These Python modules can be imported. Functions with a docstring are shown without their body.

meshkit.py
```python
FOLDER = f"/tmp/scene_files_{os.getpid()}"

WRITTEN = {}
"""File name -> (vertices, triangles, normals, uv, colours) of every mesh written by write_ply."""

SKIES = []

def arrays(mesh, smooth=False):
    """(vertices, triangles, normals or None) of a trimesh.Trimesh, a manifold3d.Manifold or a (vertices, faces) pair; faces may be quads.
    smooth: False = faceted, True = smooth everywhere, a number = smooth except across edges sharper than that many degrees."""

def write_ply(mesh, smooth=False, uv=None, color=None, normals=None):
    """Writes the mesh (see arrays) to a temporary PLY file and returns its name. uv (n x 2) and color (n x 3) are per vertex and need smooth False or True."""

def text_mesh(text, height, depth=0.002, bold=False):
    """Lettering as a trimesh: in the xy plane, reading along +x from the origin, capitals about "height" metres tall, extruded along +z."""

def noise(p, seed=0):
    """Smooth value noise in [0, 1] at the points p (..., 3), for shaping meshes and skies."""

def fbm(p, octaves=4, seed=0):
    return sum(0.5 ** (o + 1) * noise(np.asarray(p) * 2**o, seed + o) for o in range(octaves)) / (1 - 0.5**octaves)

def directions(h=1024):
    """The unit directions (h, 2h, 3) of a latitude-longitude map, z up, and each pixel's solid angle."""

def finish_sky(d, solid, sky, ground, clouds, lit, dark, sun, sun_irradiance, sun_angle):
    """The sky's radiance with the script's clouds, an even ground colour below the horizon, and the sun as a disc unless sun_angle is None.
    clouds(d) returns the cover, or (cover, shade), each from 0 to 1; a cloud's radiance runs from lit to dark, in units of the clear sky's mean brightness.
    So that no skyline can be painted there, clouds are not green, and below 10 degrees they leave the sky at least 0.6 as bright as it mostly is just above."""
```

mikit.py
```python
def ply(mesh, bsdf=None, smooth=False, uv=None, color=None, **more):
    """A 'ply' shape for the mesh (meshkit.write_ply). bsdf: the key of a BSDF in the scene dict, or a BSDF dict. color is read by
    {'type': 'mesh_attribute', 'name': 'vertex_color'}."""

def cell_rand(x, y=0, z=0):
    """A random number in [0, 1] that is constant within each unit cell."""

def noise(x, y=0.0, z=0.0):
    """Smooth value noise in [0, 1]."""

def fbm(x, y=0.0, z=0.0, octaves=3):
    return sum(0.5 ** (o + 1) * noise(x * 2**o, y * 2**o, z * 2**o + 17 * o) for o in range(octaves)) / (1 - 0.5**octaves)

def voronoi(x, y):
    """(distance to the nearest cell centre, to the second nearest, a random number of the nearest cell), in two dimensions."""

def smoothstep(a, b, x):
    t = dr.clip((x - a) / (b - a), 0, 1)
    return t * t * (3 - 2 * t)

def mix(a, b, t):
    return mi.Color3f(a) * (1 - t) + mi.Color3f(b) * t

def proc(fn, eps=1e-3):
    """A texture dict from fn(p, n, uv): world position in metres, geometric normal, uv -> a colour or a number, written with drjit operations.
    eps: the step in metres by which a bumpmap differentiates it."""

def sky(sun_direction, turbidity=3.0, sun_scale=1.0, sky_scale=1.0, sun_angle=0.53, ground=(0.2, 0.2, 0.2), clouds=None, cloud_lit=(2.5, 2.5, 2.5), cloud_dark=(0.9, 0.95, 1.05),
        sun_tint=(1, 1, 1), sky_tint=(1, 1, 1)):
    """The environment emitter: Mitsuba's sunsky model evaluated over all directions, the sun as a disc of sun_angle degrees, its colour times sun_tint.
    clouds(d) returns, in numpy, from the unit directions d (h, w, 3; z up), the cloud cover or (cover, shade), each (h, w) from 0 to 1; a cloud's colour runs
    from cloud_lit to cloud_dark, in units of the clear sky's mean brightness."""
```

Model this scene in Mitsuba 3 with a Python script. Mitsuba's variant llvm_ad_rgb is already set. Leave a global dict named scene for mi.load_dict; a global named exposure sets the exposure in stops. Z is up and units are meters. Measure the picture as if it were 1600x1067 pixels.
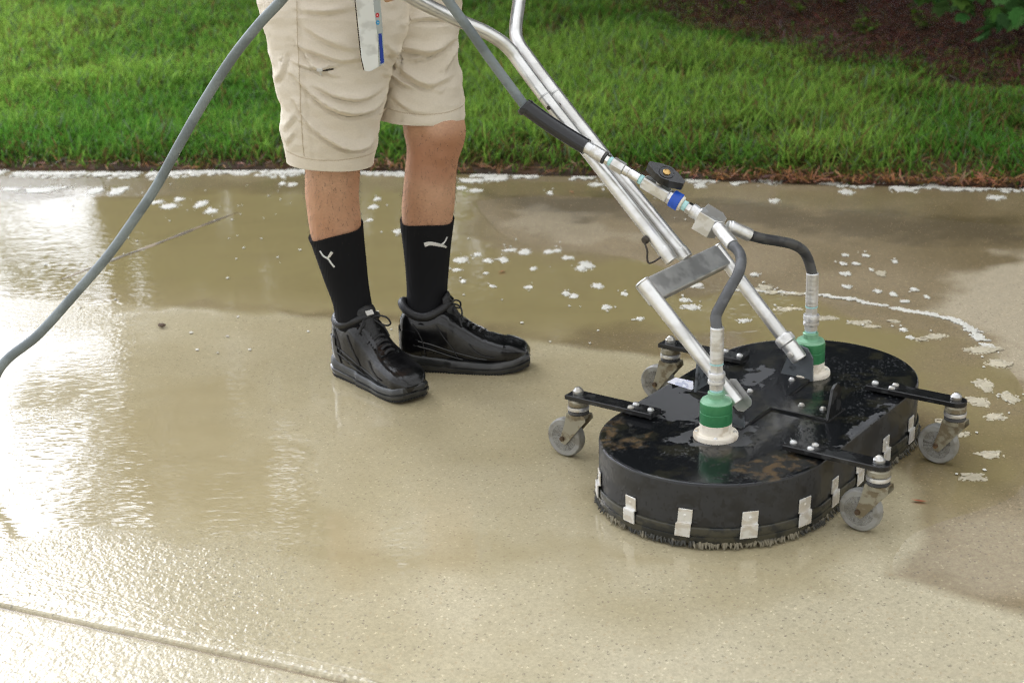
import math, random
import numpy as np
import trimesh
import drjit as dr
import mitsuba as mi
import manifold3d as m3
import shapely
from shapely.geometry import Polygon, Point, LineString
import meshkit, mikit
from mikit import proc, noise, fbm, voronoi, cell_rand, smoothstep, mix

T = mi.ScalarTransform4f
rng = np.random.default_rng(7)
random.seed(7)
scene, labels = {}, {}

# ------------------------------------------------------------------ camera, sky, exposure
scene['camera'] = {'type': 'thinlens', 'fov': 34.21, 'fov_axis': 'x', 'near_clip': 0.05, 'far_clip': 400.0,
                   'aperture_radius': 0.0065, 'focus_distance': 3.55,
                   'to_world': T().look_at(origin=list((0, 0, 1.436)), target=list((0.00000, 0.94328, 1.10394)), up=list((0.02904, 0.33185, 0.94289)))}
SUN = np.array([math.sin(math.radians(-27)) * math.cos(math.radians(31)), math.cos(math.radians(-27)) * math.cos(math.radians(31)), math.sin(math.radians(31))])


def overcast(d):
    """an even cloud layer, brightest round the veiled sun as overcast skies are"""
    c = np.clip(d @ SUN, -1, 1)
    a = np.degrees(np.arccos(c))
    veil = .16 * np.exp(-(a / 46.0) ** 2) + .84 * np.exp(-(a / 10.5) ** 2)
    soft = meshkit.fbm(d * np.array([2.2, 2.2, 4.0]), 3, 5)
    return np.ones(d.shape[:2]), np.clip(1.0 - veil - 0.05 * (soft - 0.5), 0, 1)


scene['sky'] = mikit.sky(SUN.tolist(), turbidity=3, sun_scale=0.04, sun_angle=20, clouds=overcast, cloud_lit=(26, 27.5, 31), cloud_dark=(1.75, 1.77, 1.77), sun_tint=(.92, 1, 1.2))
exposure = 3.05


# ------------------------------------------------------------------ helpers
def add(key, mesh, bsdf, smooth=35, label=None, cat=None, group=None, kind=None, **more):
    """one entry of the scene; the key is numbered when it is taken"""
    k, i = key, 0
    while k in scene:
        i += 1
        k = f'{key}_{i:03d}'
    scene[k] = mikit.ply(mesh, bsdf, smooth=smooth, **more)
    tag(k, label, cat, group, kind)
    return k


def tag(k, label=None, cat=None, group=None, kind=None):
    d = {a: b for a, b in (('label', label), ('category', cat), ('group', group), ('kind', kind)) if b}
    if d:
        labels[k] = d


def free(key):
    k, i = key, 0
    while k in labels or k in scene or any(s.startswith(k + '__') for s in scene):
        i += 1
        k = f'{key}_{i:03d}'
    return k


def cat(*ms):
    ms = [m for m in ms if m is not None]
    return trimesh.util.concatenate([trimesh.Trimesh(m.vertices, m.faces, process=False) for m in ms])


def unit(v):
    v = np.asarray(v, float)
    return v / np.linalg.norm(v)


def frame(d, hint=(0, 0, 1)):
    d = unit(d)
    x = np.cross(hint, d)
    if np.linalg.norm(x) < 1e-3:
        x = np.cross((1, 0, 0), d)
    x = unit(x)
    return x, np.cross(d, x), d


def spline(pts, n=12):
    """Catmull-Rom through the points"""
    p = np.asarray(pts, float)
    p = np.vstack([2 * p[0] - p[1], p, 2 * p[-1] - p[-2]])
    out = []
    for i in range(1, len(p) - 2):
        for t in np.linspace(0, 1, n, endpoint=False):
            a, b, c, d = p[i - 1:i + 3]
            out.append(.5 * (2 * b + (c - a) * t + (2 * a - 5 * b + 4 * c - d) * t ** 2 + (3 * b - a - 3 * c + d) * t ** 3))
    out.append(p[-2])
    return np.array(out)


def grid(rings, cap=True, closed=True):
    """a tube from rings (n, m, 3)"""
    rings = np.asarray(rings, float)
    n, m = rings.shape[:2]
    v = rings.reshape(-1, 3)
    f = []
    i, j = np.meshgrid(np.arange(n - 1), np.arange(m if closed else m - 1), indexing='ij')
    a, b = i * m + j, i * m + (j + 1) % m
    c, d = a + m, b + m
    f = np.vstack([np.stack([a, b, d], -1).reshape(-1, 3), np.stack([a, d, c], -1).reshape(-1, 3)])
    if cap:
        v = np.vstack([v, rings[0].mean(0), rings[-1].mean(0)])
        k = np.arange(m)
        f = np.vstack([f, np.stack([(k + 1) % m, k, k * 0 + n * m], 1), np.stack([(n - 1) * m + k, (n - 1) * m + (k + 1) % m, k * 0 + n * m + 1], 1)])
    return trimesh.Trimesh(v, f, process=False)


def tube(pts, r, m=16, cap=True):
    p = np.asarray(pts, float)
    r = np.broadcast_to(np.asarray(r, float), len(p))
    t = np.gradient(p, axis=0)
    t /= np.linalg.norm(t, axis=1, keepdims=True)
    x, y, _ = frame(t[0])
    rings = []
    for i in range(len(p)):
        x = unit(x - t[i] * (x @ t[i]))
        y = np.cross(t[i], x)
        a = np.arange(m) * 2 * np.pi / m
        rings.append(p[i] + r[i] * (np.cos(a)[:, None] * x + np.sin(a)[:, None] * y))
    return grid(rings, cap)


def lathe(profile, origin=(0, 0, 0), axis=(0, 0, 1), m=32, sides=None):
    """profile: (radius, height) pairs, bottom to top"""
    x, y, d = frame(axis, (0, 1, 0) if abs(unit(axis)[2]) > .9 else (0, 0, 1))
    m = sides or m
    a = np.arange(m) * 2 * np.pi / m
    rings = [np.asarray(origin) + d * h + r * (np.cos(a)[:, None] * x + np.sin(a)[:, None] * y) for r, h in profile]
    return grid(rings)


def box(size, center=(0, 0, 0), R=None, bevel=0.0):
    s = np.asarray(size, float) / 2
    if bevel > 0:
        pts = []
        for sx in (-1, 1):
            for sy in (-1, 1):
                for sz in (-1, 1):
                    for k in range(3):
                        q = s - bevel
                        q[k] = s[k]
                        pts.append(q * (sx, sy, sz))
        m = trimesh.convex.convex_hull(np.array(pts))
    else:
        m = trimesh.creation.box(extents=2 * s)
    v = np.array(m.vertices)
    if R is not None:
        v = v @ np.asarray(R, float)          # rows of R: local axes
    return trimesh.Trimesh(v + np.asarray(center), m.faces, process=False)


def plate(poly, z0, z1, bevel=0.002):
    """a flat plate with a softened top edge; polygon from shapely"""
    b = min(bevel, (z1 - z0) / 2)
    pieces = []
    ms = trimesh.creation.extrude_polygon(poly, z1 - z0 - b, engine='earcut')
    ms.apply_translation((0, 0, z0))
    pieces.append(ms)
    inner = poly.buffer(-b, join_style=2)
    top = m3.CrossSection([np.array(poly.exterior.coords)[:-1]])
    c = np.array(poly.exterior.coords)[:-1]
    ci = np.array(inner.exterior.coords)[:-1]
    if len(c) == len(ci):
        if Polygon(c).exterior.is_ccw != Polygon(ci).exterior.is_ccw:
            ci = ci[::-1]
        s = np.argmin(((ci - c[0]) ** 2).sum(1))
        ci = np.roll(ci, -s, axis=0)
        if not Polygon(c).exterior.is_ccw:
            c, ci = c[::-1], np.roll(ci[::-1], 1, axis=0)
        za = np.full((len(c), 1), z1 - b)
        ring = grid([np.hstack([c, za]), np.hstack([ci, za + b])], cap=False)
        v, f = trimesh.creation.triangulate_polygon(Polygon(ci), engine='earcut')
        if len(f) and np.cross(v[f[0][1]] - v[f[0][0]], v[f[0][2]] - v[f[0][0]]) < 0:
            f = f[:, ::-1]
        pieces += [ring, trimesh.Trimesh(np.hstack([v, np.full((len(v), 1), z1)]), f, process=False)]
        # drop the hidden top of the lower extrusion
        k = ~((ms.face_normals[:, 2] > .99) & (ms.triangles_center[:, 2] > z1 - b - 1e-6))
        pieces[0] = trimesh.Trimesh(ms.vertices, ms.faces[k], process=False)
    else:
        ms = trimesh.creation.extrude_polygon(poly, z1 - z0, engine='earcut')
        ms.apply_translation((0, 0, z0))
        pieces = [ms]
    return cat(*pieces)


def poly(pts):
    return Polygon(np.asarray(pts, float))


def sheet(polygon, z, step=None):
    v, f = trimesh.creation.triangulate_polygon(polygon, engine='earcut')
    if np.cross(v[f[:, 1]] - v[f[:, 0]], v[f[:, 2]] - v[f[:, 0]]).sum() < 0:
        f = f[:, ::-1]
    return trimesh.Trimesh(np.hstack([v, np.full((len(v), 1), z)]), f, process=False)


def wobble(pts, amp, scale, seed=0, n=14):
    """a closed outline through the points, made uneven"""
    p = np.asarray(pts, float)
    q = spline(np.vstack([p, p[:1]]), n)[:-1]
    off = np.stack([meshkit.fbm(np.c_[q * scale, np.full(len(q), 3.3)], 4, seed), meshkit.fbm(np.c_[q * scale, np.full(len(q), 8.7)], 4, seed + 9)], 1) - .5
    return q + off * 2 * amp


def hulls(joints, bones, n=2):
    """one continuous body: hull of the two end spheres of every bone, joined"""
    out = m3.Manifold()
    ball = {}
    for k, (p, r) in joints.items():
        ball[k] = m3.Manifold.sphere(r, 20).translate(list(map(float, p)))
    return m3.Manifold.batch_boolean([m3.Manifold.batch_hull([ball[a], ball[b]]) for a, b in bones], m3.OpType.Add)


def as_mesh(man):
    m = man.to_mesh()
    return trimesh.Trimesh(m.vert_properties[:, :3], m.tri_verts, process=True)


def to_man(mesh):
    mesh = trimesh.Trimesh(mesh.vertices, mesh.faces, process=False)
    if mesh.volume < 0:
        mesh.invert()
    return m3.Manifold(m3.Mesh(np.asarray(mesh.vertices, np.float32), np.asarray(mesh.faces, np.uint32)))


# ------------------------------------------------------------------ materials
def two(d):
    return {'type': 'twosided', 'bsdf': d}


def simple(key, color, rough=.5, metallic=0.0, **kw):
    scene[key] = two({'type': 'principled', 'base_color': {'type': 'rgb', 'value': list(color)}, 'roughness': rough, 'metallic': metallic, **kw})


def spotted(key, a, b, scale, rough=(.4, .6), metallic=0.0, lo=.42, hi=.6, bump=0.0, bscale=None, **kw):
    """colour a with irregular patches of b"""
    def col(p, n, uv):
        return mix(a, b, smoothstep(lo, hi, fbm(p.x * scale, p.y * scale, p.z * scale, 4)))

    def ro(p, n, uv):
        return rough[0] + (rough[1] - rough[0]) * fbm(p.x * scale * 1.7 + 9, p.y * scale * 1.7, p.z * scale * 1.7, 3)

    d = {'type': 'principled', 'base_color': proc(col), 'roughness': proc(ro), 'metallic': metallic, **kw}
    if bump:
        s = bscale or scale * 4

        def bp(p, n, uv):
            return bump * fbm(p.x * s, p.y * s, p.z * s, 2)
        d = {'type': 'bumpmap', 'arbitrary': proc(bp, eps=.4 / s), 'bsdf': d, 'scale': 1.0}
    scene[key] = two(d)


def sd_poly(x, y, verts):
    """signed distance to a polygon (negative inside), drjit"""
    n = len(verts)
    d = mi.Float(1e9)
    inside = mi.Bool(False)
    for i in range(n):
        ax, ay = verts[i]
        bx, by = verts[(i + 1) % n]
        ex, ey = bx - ax, by - ay
        wx, wy = x - ax, y - ay
        t = dr.clip((wx * ex + wy * ey) / (ex * ex + ey * ey), 0, 1)
        d = dr.minimum(d, dr.square(wx - ex * t) + dr.square(wy - ey * t))
        if abs(ey) > 1e-9:
            cross = ((ay > y) != (by > y)) & (x < ex * (y - ay) / ey + ax)
            inside = inside ^ cross
    d = dr.sqrt(d)
    return dr.select(inside, -d, d)


# the part of the concrete that the machine has already cleaned; the rest carries the old brown dirt
CLEAN = [(-4, 4.9), (-1.414, 4.591), (-0.487, 4.309), (0.322, 3.947), (0.685, 3.713), (0.811, 3.113), (0.768, 2.851), (0.679, 2.726), (0.877, 2.565), (2.6, 2.3), (2.6, -3), (-4, -3)]
LIGHT_STRIP = [(1.53, 4.74), (1.294, 4.569), (1.122, 4.316), (1.204, 4.042), (1.209, 3.671), (2.4, 3.5), (2.4, 4.7)]
NEAR_STRIP = [(0.682, 2.713), (0.735, 2.867), (0.876, 2.986), (1.128, 3.221), (2.4, 3.0), (2.4, 2.3)]
WET_REFLECTION = [(-0.108, 5.664), (0.452, 5.528), (0.971, 5.365), (1.713, 5.081), (1.624, 4.799), (1.219, 4.876), (0.915, 5.04), (0.427, 5.223), (0.012, 5.349)]  # dark band by the lawn: wet concrete, plus tree reflection painted into its colour
PALE_OVAL = [(-0.052, 5.398), (0.122, 5.479), (0.344, 5.232), (0.408, 4.998), (0.168, 4.987), (0.01, 5.092)]


def concrete_color(p, n=None, uv=None):
    x, y = p.x, p.y
    w1, w2 = fbm(x * 9, y * 9, 0, 3) - .5, fbm(x * 9 + 31, y * 9, 0, 3) - .5
    d = sd_poly(x + .05 * w1, y + .05 * w2, CLEAN)
    dirt = smoothstep(-.025, .035, d)
    big = fbm(x * 2.1, y * 2.1, 4, 4)
    pale = smoothstep(.05, -.08, sd_poly(x + .22 * w1, y + .22 * w2, LIGHT_STRIP))
    pale = dr.maximum(pale, .6 * smoothstep(.06, -.10, sd_poly(x + .2 * w1, y + .2 * w2, NEAR_STRIP)))
    pale = dr.maximum(pale, .4 * smoothstep(.03, -.06, sd_poly(x + .2 * w1, y + .2 * w2, PALE_OVAL)))
    clean = mix((.34, .296, .192), (.405, .36, .252), smoothstep(.35, .65, big))
    dirty = mix(mix((.135, .102, .052), (.20, .156, .092), smoothstep(.35, .7, big)), (.32, .272, .19), pale)
    band = smoothstep(.06, -.10, sd_poly(x + .3 * w1, y + .3 * w2, WET_REFLECTION))
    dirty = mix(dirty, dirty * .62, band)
    c = mix(clean, dirty, dirt)
    # sand and small stones of the concrete itself
    g1 = noise(x * 420, y * 420, 2)
    g2 = noise(x * 180, y * 180, 7)
    c = c * (.79 + .24 * g1 + .18 * g2)
    f1, f2, r = voronoi(x * 115, y * 115)
    stone = smoothstep(.30, .22, f1)
    dark = stone * dr.select(r < .09, 1.0, 0.0)
    light = stone * dr.select(r > .93, 1.0, 0.0)
    tan = stone * dr.select((r > .5) & (r < .56), 1.0, 0.0)
    c = mix(c, mi.Color3f(.10, .09, .075), dark * .55)
    c = mix(c, c * 1.5 + .03, light * .6)
    return mix(c, mi.Color3f(.34, .24, .14), tan * .5)


def concrete_rough(p, n, uv):
    a = fbm(p.x * 3, p.y * 3, 1, 3)
    d = smoothstep(-.02, .03, sd_poly(p.x, p.y, CLEAN))
    return .15 + .14 * a + .26 * d


def concrete_bump(p, n, uv):
    return .0007 * noise(p.x * 150, p.y * 150) + .0005 * noise(p.x * 320, p.y * 320, 3) + .0015 * fbm(p.x * 25, p.y * 25, 2, 2)


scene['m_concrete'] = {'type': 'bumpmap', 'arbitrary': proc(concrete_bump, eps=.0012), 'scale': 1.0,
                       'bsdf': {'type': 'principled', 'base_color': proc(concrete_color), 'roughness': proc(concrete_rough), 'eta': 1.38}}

# muddy wash water: how much silt hides the concrete under it
THICK = [([(-1.142, 3.123), (-1.079, 3.491), (-0.95, 3.847), (-0.757, 3.921), (-0.49, 3.41), (-0.321, 3.067), (-0.136, 2.938), (0.111, 2.867), (0.398, 2.731), (0.72, 2.854), (0.831, 3.112), (1.161, 3.511), (1.037, 3.097), (0.744, 2.853), (0.424, 2.667), (0.215, 2.644), (-0.202, 2.743), (-0.482, 2.905), (-0.827, 2.955)], .20),
         ([(-2.073, 5.895), (-1.125, 5.784), (-0.165, 5.745), (-0.07, 4.871), (0.47, 4.619), (1.017, 4.162), (1.174, 3.76), (1.041, 3.297), (0.908, 3.491), (0.502, 4.104), (0.049, 4.019), (-0.489, 4.326), (-1.675, 4.64)], .12)]

FILM = [(-1.694, 4.581), (-0.484, 4.271), (0.32, 3.924), (0.811, 3.082), (0.72, 2.854), (0.422, 2.656), (-0.2, 2.718), (-0.499, 2.852), (-1.222, 3.128)]


def silt(p):
    x, y = p.x, p.y
    w1, w2 = fbm(x * 4, y * 4, 6, 4) - .5, fbm(x * 4 + 17, y * 4, 6, 4) - .5
    s = mi.Float(0)
    for verts, soft in THICK:
        s = dr.maximum(s, smoothstep(soft * .8, -soft, sd_poly(x + .5 * w1, y + .5 * w2, verts)))
    s = dr.maximum(s, .46 * smoothstep(.16, -.16, sd_poly(x + .5 * w1, y + .5 * w2, FILM)))
    swirl = fbm(x * 5 + 3 * w1, y * 11 + 3 * w2, 3, 4)
    return dr.clip(.06 + .94 * s, 0, 1) * (.72 + .4 * swirl)


def mud_color(p, n, uv):
    x, y = p.x, p.y
    s = silt(p)
    far = smoothstep(-.15, .25, sd_poly(x + .2 * (fbm(x * 4, y * 4) - .5), y, CLEAN))
    mud = mix(mix((.262, .214, .117), (.312, .260, .148), fbm(x * 3, y * 7, 2, 3)), (.215, .178, .082), far)
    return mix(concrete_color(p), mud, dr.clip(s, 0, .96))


def film_rough(p, n, uv):
    return .17 - .115 * smoothstep(.10, .5, silt(p))


def ripple(p, n, uv):
    x, y = p.x, p.y
    w = fbm(x * 6, y * 6, 1, 2)
    s = silt(p)
    return (.00038 * fbm(x * 14 + 3 * w, y * 30 + 3 * w, 5, 3) + .0004 * fbm(x * 45 + 2 * w, y * 95, 8, 2)) * (.35 + .65 * smoothstep(.3, .6, fbm(x * 1.6, y * 1.6, 12, 2))) + (1 - smoothstep(.10, .55, s)) * (.0006 * noise(x * 150, y * 150) + .0004 * noise(x * 320, y * 320, 3))


scene['m_mud_water'] = {'type': 'bumpmap', 'arbitrary': proc(ripple, eps=.0015), 'scale': 1.0,
                        'bsdf': {'type': 'principled', 'base_color': proc(mud_color), 'roughness': proc(film_rough), 'eta': 1.40}}



def bubbles(p, n, uv):
    f1, f2, r = voronoi(p.x * 230, p.y * 230)
    g1, g2, r2 = voronoi(p.x * 90 + 7, p.y * 90)
    return .0016 * (1 - f1) + .0035 * (1 - g1)


scene['m_foam'] = two({'type': 'bumpmap', 'arbitrary': proc(bubbles, eps=.0008), 'scale': 1.0, 'bsdf': {'type': 'principled', 'base_color': {'type': 'mesh_attribute', 'name': 'vertex_color'}, 'roughness': .4}})
spotted('m_soil', (.06, .028, .012), (.035, .02, .01), 14, (.8, .95), bump=.01, bscale=60)
spotted('m_forest', (.04, .075, .015), (.06, .08, .022), 2, (.9, 1))
scene['m_grass'] = {'type': 'principledthin', 'base_color': {'type': 'mesh_attribute', 'name': 'vertex_color'}, 'roughness': .38, 'diff_trans': 1.0, 'spec_trans': 0.0, 'eta': 1.4}
scene['m_leaf'] = {'type': 'principledthin', 'base_color': {'type': 'mesh_attribute', 'name': 'vertex_color'}, 'roughness': .45, 'diff_trans': .7, 'spec_trans': 0.0, 'eta': 1.4}
scene['m_straw'] = two({'type': 'principled', 'base_color': {'type': 'mesh_attribute', 'name': 'vertex_color'}, 'roughness': .6})
spotted('m_bark', (.10, .07, .05), (.045, .03, .022), 16, (.85, .95), bump=.02, bscale=30)

spotted('m_filler', (.19, .145, .085), (.09, .07, .042), 12, (.2, .5))

# machine
DRY = [([(-0.24, -0.109), (-0.255, 0.05), (-0.171, 0.004), (-0.074, -0.126), (-0.085, -0.154), (-0.05, -0.169), (-0.099, -0.183), (-0.152, -0.175), (-0.222, -0.176)]),
       ([(-0.07, -0.277), (-0.074, -0.217), (-0.05, -0.169), (0.027, -0.113), (0.069, -0.166), (0.052, -0.22), (0.019, -0.264), (-0.022, -0.281)]),
       ([(-0.11, 0.079), (-0.12, 0.156), (-0.108, 0.208), (-0.069, 0.188), (-0.062, 0.136), (-0.045, 0.073), (-0.083, 0.072)]),
       ([(0.232, -0.134), (0.212, -0.03), (0.228, 0.154), (0.235, 0.171), (0.256, -0.081)])]
RUST = [([(-0.214, -0.304), (-0.231, -0.245), (-0.181, -0.267), (-0.138, -0.366), (-0.15, -0.381)]),
        ([(-0.138, -0.335), (-0.139, -0.273), (-0.108, -0.308), (-0.119, -0.342)]),
        ([(0.094, -0.324), (0.134, -0.24), (0.204, -0.211), (0.211, -0.311), (0.166, -0.38)])]
MO, MC, MS = (0.528, 3.257, 0), math.cos(math.radians(-36.302)), math.sin(math.radians(-36.302))


def local(p):
    """world -> the machine's own axes (forward, across)"""
    x, y = p.x - MO[0], p.y - MO[1]
    return x * MC + y * MS, -x * MS + y * MC


def deck_masks(p, n):
    u, v = local(p)
    w1, w2 = fbm(u * 30, v * 30, 1, 4) - .5, fbm(u * 30 + 40, v * 30, 1, 4) - .5
    dry = mi.Float(0)
    for q in DRY:
        dry = dr.maximum(dry, smoothstep(.003, -.003, sd_poly(u + .07 * w1, v + .07 * w2, q)))
    dry = dry * smoothstep(.665, .65, fbm(u * 38 + 5, v * 38, 3, 3))          # water drops standing in the dry patches
    rust = mi.Float(0)
    for q in RUST:
        rust = dr.maximum(rust, smoothstep(.012, -.012, sd_poly(u + .09 * w1, v + .09 * w2, q)))
    side = dr.select(n.z > .6, 0.0, 1.0)
    beads = .25 + .75 * smoothstep(.36, .60, fbm(u * 30 + v * 21, p.z * 40, v * 14, 5)) * smoothstep(.30, .36, fbm(u * 150, p.z * 110, v * 150, 2))
    run = smoothstep(.030, .020, dr.abs(dr.abs(v) - .185) + .02 * w1) * dr.select(u > .1, 1.0, 0.0)      # water running off the arms
    beads = beads * (1 - run)
    return dry * (1 - side), rust * (1 - side), side, beads, w1


def deck_color(p, n, uv):
    dry, rust, side, beads, w = deck_masks(p, n)
    u, v = local(p)
    silt_ = smoothstep(.52, .75, fbm(u * 26, v * 26, 8, 4))
    c = mix((.0055, .006, .007), (.016, .0155, .011), silt_)
    c = mix(c, (.052, .053, .055), dry)
    c = mix(c, mix((.11, .066, .024), (.014, .013, .009), smoothstep(.3, .62, fbm(u * 55, v * 55, 2, 4))), rust * .6)
    return mix(c, mix((.012, .012, .0125), (.022, .0222, .023), beads), side)


def deck_rough(p, n, uv):
    dry, rust, side, beads, w = deck_masks(p, n)
    top = .15 + .42 * dry + .3 * rust
    return top * (1 - side) + side * (.16 + .42 * beads)


def deck_bump(p, n, uv):
    u, v = local(p)
    f1, f2, r = voronoi(u * 110 + v * 30, v * 110 + p.z * 130)
    drops = smoothstep(.42, .12, f1) * dr.select(r > .62, 1.0, 0.0) * smoothstep(.45, .55, fbm(u * 16, v * 16, p.z * 16, 3))
    return .0009 * drops + .00012 * fbm(p.x * 60, p.y * 60, p.z * 60, 2) + .0005 * fbm(p.x * 12, p.y * 12, p.z * 12, 2)


scene['m_deck'] = two({'type': 'bumpmap', 'arbitrary': proc(deck_bump, eps=.0008), 'scale': 1.0,
                       'bsdf': {'type': 'principled', 'base_color': proc(deck_color), 'roughness': proc(deck_rough), 'eta': 1.45}})
spotted('m_black_steel', (.007, .007, .0075), (.024, .0245, .025), 38, (.10, .40), lo=.56, hi=.64, bump=.0006, bscale=90)
spotted('m_grey_steel', (.085, .095, .105), (.02, .021, .024), 30, (.3, .5), lo=.55, hi=.66)
spotted('m_silver', (.74, .735, .72), (.62, .61, .59), 24, (.24, .40), metallic=.9, bump=.0003, bscale=150)
spotted('m_bare_steel', (.58, .58, .57), (.38, .38, .375), 22, (.35, .5), metallic=.85, bump=.0004, bscale=120)
spotted('m_zinc', (.70, .70, .70), (.56, .54, .50), 45, (.26, .42), metallic=.75)
spotted('m_fork', (.26, .24, .18), (.16, .13, .08), 55, (.3, .5), metallic=.35, bump=.0004, bscale=160)
spotted('m_chrome', (.82, .81, .79), (.62, .61, .60), 60, (.16, .3), metallic=1.0)
spotted('m_clip', (.66, .65, .62), (.55, .51, .44), 60, (.3, .5), metallic=.55)
simple('m_green', (.035, .20, .075), .28, .35, clearcoat=.5)
simple('m_pale_green', (.19, .38, .24), .35, .3)
spotted('m_flange', (.66, .61, .52), (.52, .45, .35), 50, (.35, .5), lo=.5, hi=.7)
simple('m_teal', (.36, .60, .60), .5)
simple('m_blue', (.012, .07, .42), .4)
simple('m_brass', (.55, .36, .14), .35, .9)
simple('m_knob', (.012, .012, .013), .16)
spotted('m_bolt', (.50, .50, .49), (.36, .34, .30), 80, (.25, .45), metallic=.9)
spotted('m_rubber', (.028, .028, .030), (.055, .054, .052), 40, (.42, .6), bump=.0003, bscale=200)
spotted('m_grey_rubber', (.085, .087, .09), (.055, .056, .058), 40, (.45, .6), bump=.0003, bscale=200)
simple('m_sleeve', (.013, .013, .015), .2)
spotted('m_hose', (.165, .19, .195), (.12, .14, .145), 18, (.38, .5), bump=.0003, bscale=150)
spotted('m_tyre', (.225, .222, .205), (.15, .14, .115), 45, (.4, .6), lo=.4, hi=.75)
spotted('m_hub', (.075, .072, .062), (.04, .035, .028), 50, (.4, .6))
spotted('m_rust', (.16, .09, .04), (.07, .045, .025), 60, (.5, .7), metallic=.3)
spotted('m_bristle', (.035, .034, .028), (.16, .14, .095), 30, (.6, .8), lo=.45, hi=.6)
spotted('m_skirt', (.010, .011, .010), (.035, .032, .02), 40, (.2, .4))
spotted('m_label', (.62, .62, .66), (.40, .42, .52), 70, (.4, .5), lo=.5, hi=.56)
simple('m_wire', (.06, .05, .04), .4, .6)

# person
def skin_color(p, n, uv):
    a = fbm(p.x * 9, p.y * 9, p.z * 9, 3)
    b = noise(p.x * 260, p.y * 260, p.z * 260)
    freckle = smoothstep(.80, .9, noise(p.x * 90, p.y * 90, p.z * 90))
    c = mix((.40, .21, .12), (.49, .285, .178), smoothstep(.3, .7, a)) * (.88 + .2 * b)
    knee = smoothstep(.09, .03, dr.sqrt(dr.square(p.z - .535) + .35 * dr.square(p.x + .158)))
    c = mix(c, mi.Color3f(.36, .15, .085), .6 * knee * (.6 + .6 * a))
    return mix(c, mi.Color3f(.25, .12, .07), freckle * .16)


def skin_bump(p, n, uv):
    return .0005 * noise(p.x * 300, p.y * 300, p.z * 220) + .0006 * fbm(p.x * 60, p.y * 60, p.z * 60, 2)


scene['m_skin'] = two({'type': 'bumpmap', 'arbitrary': proc(skin_bump, eps=.001), 'scale': 1.0, 'bsdf': {'type': 'principled', 'base_color': proc(skin_color), 'roughness': .5, 'eta': 1.4, 'flatness': .3}})
simple('m_hair', (.05, .03, .02), .5)


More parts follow.
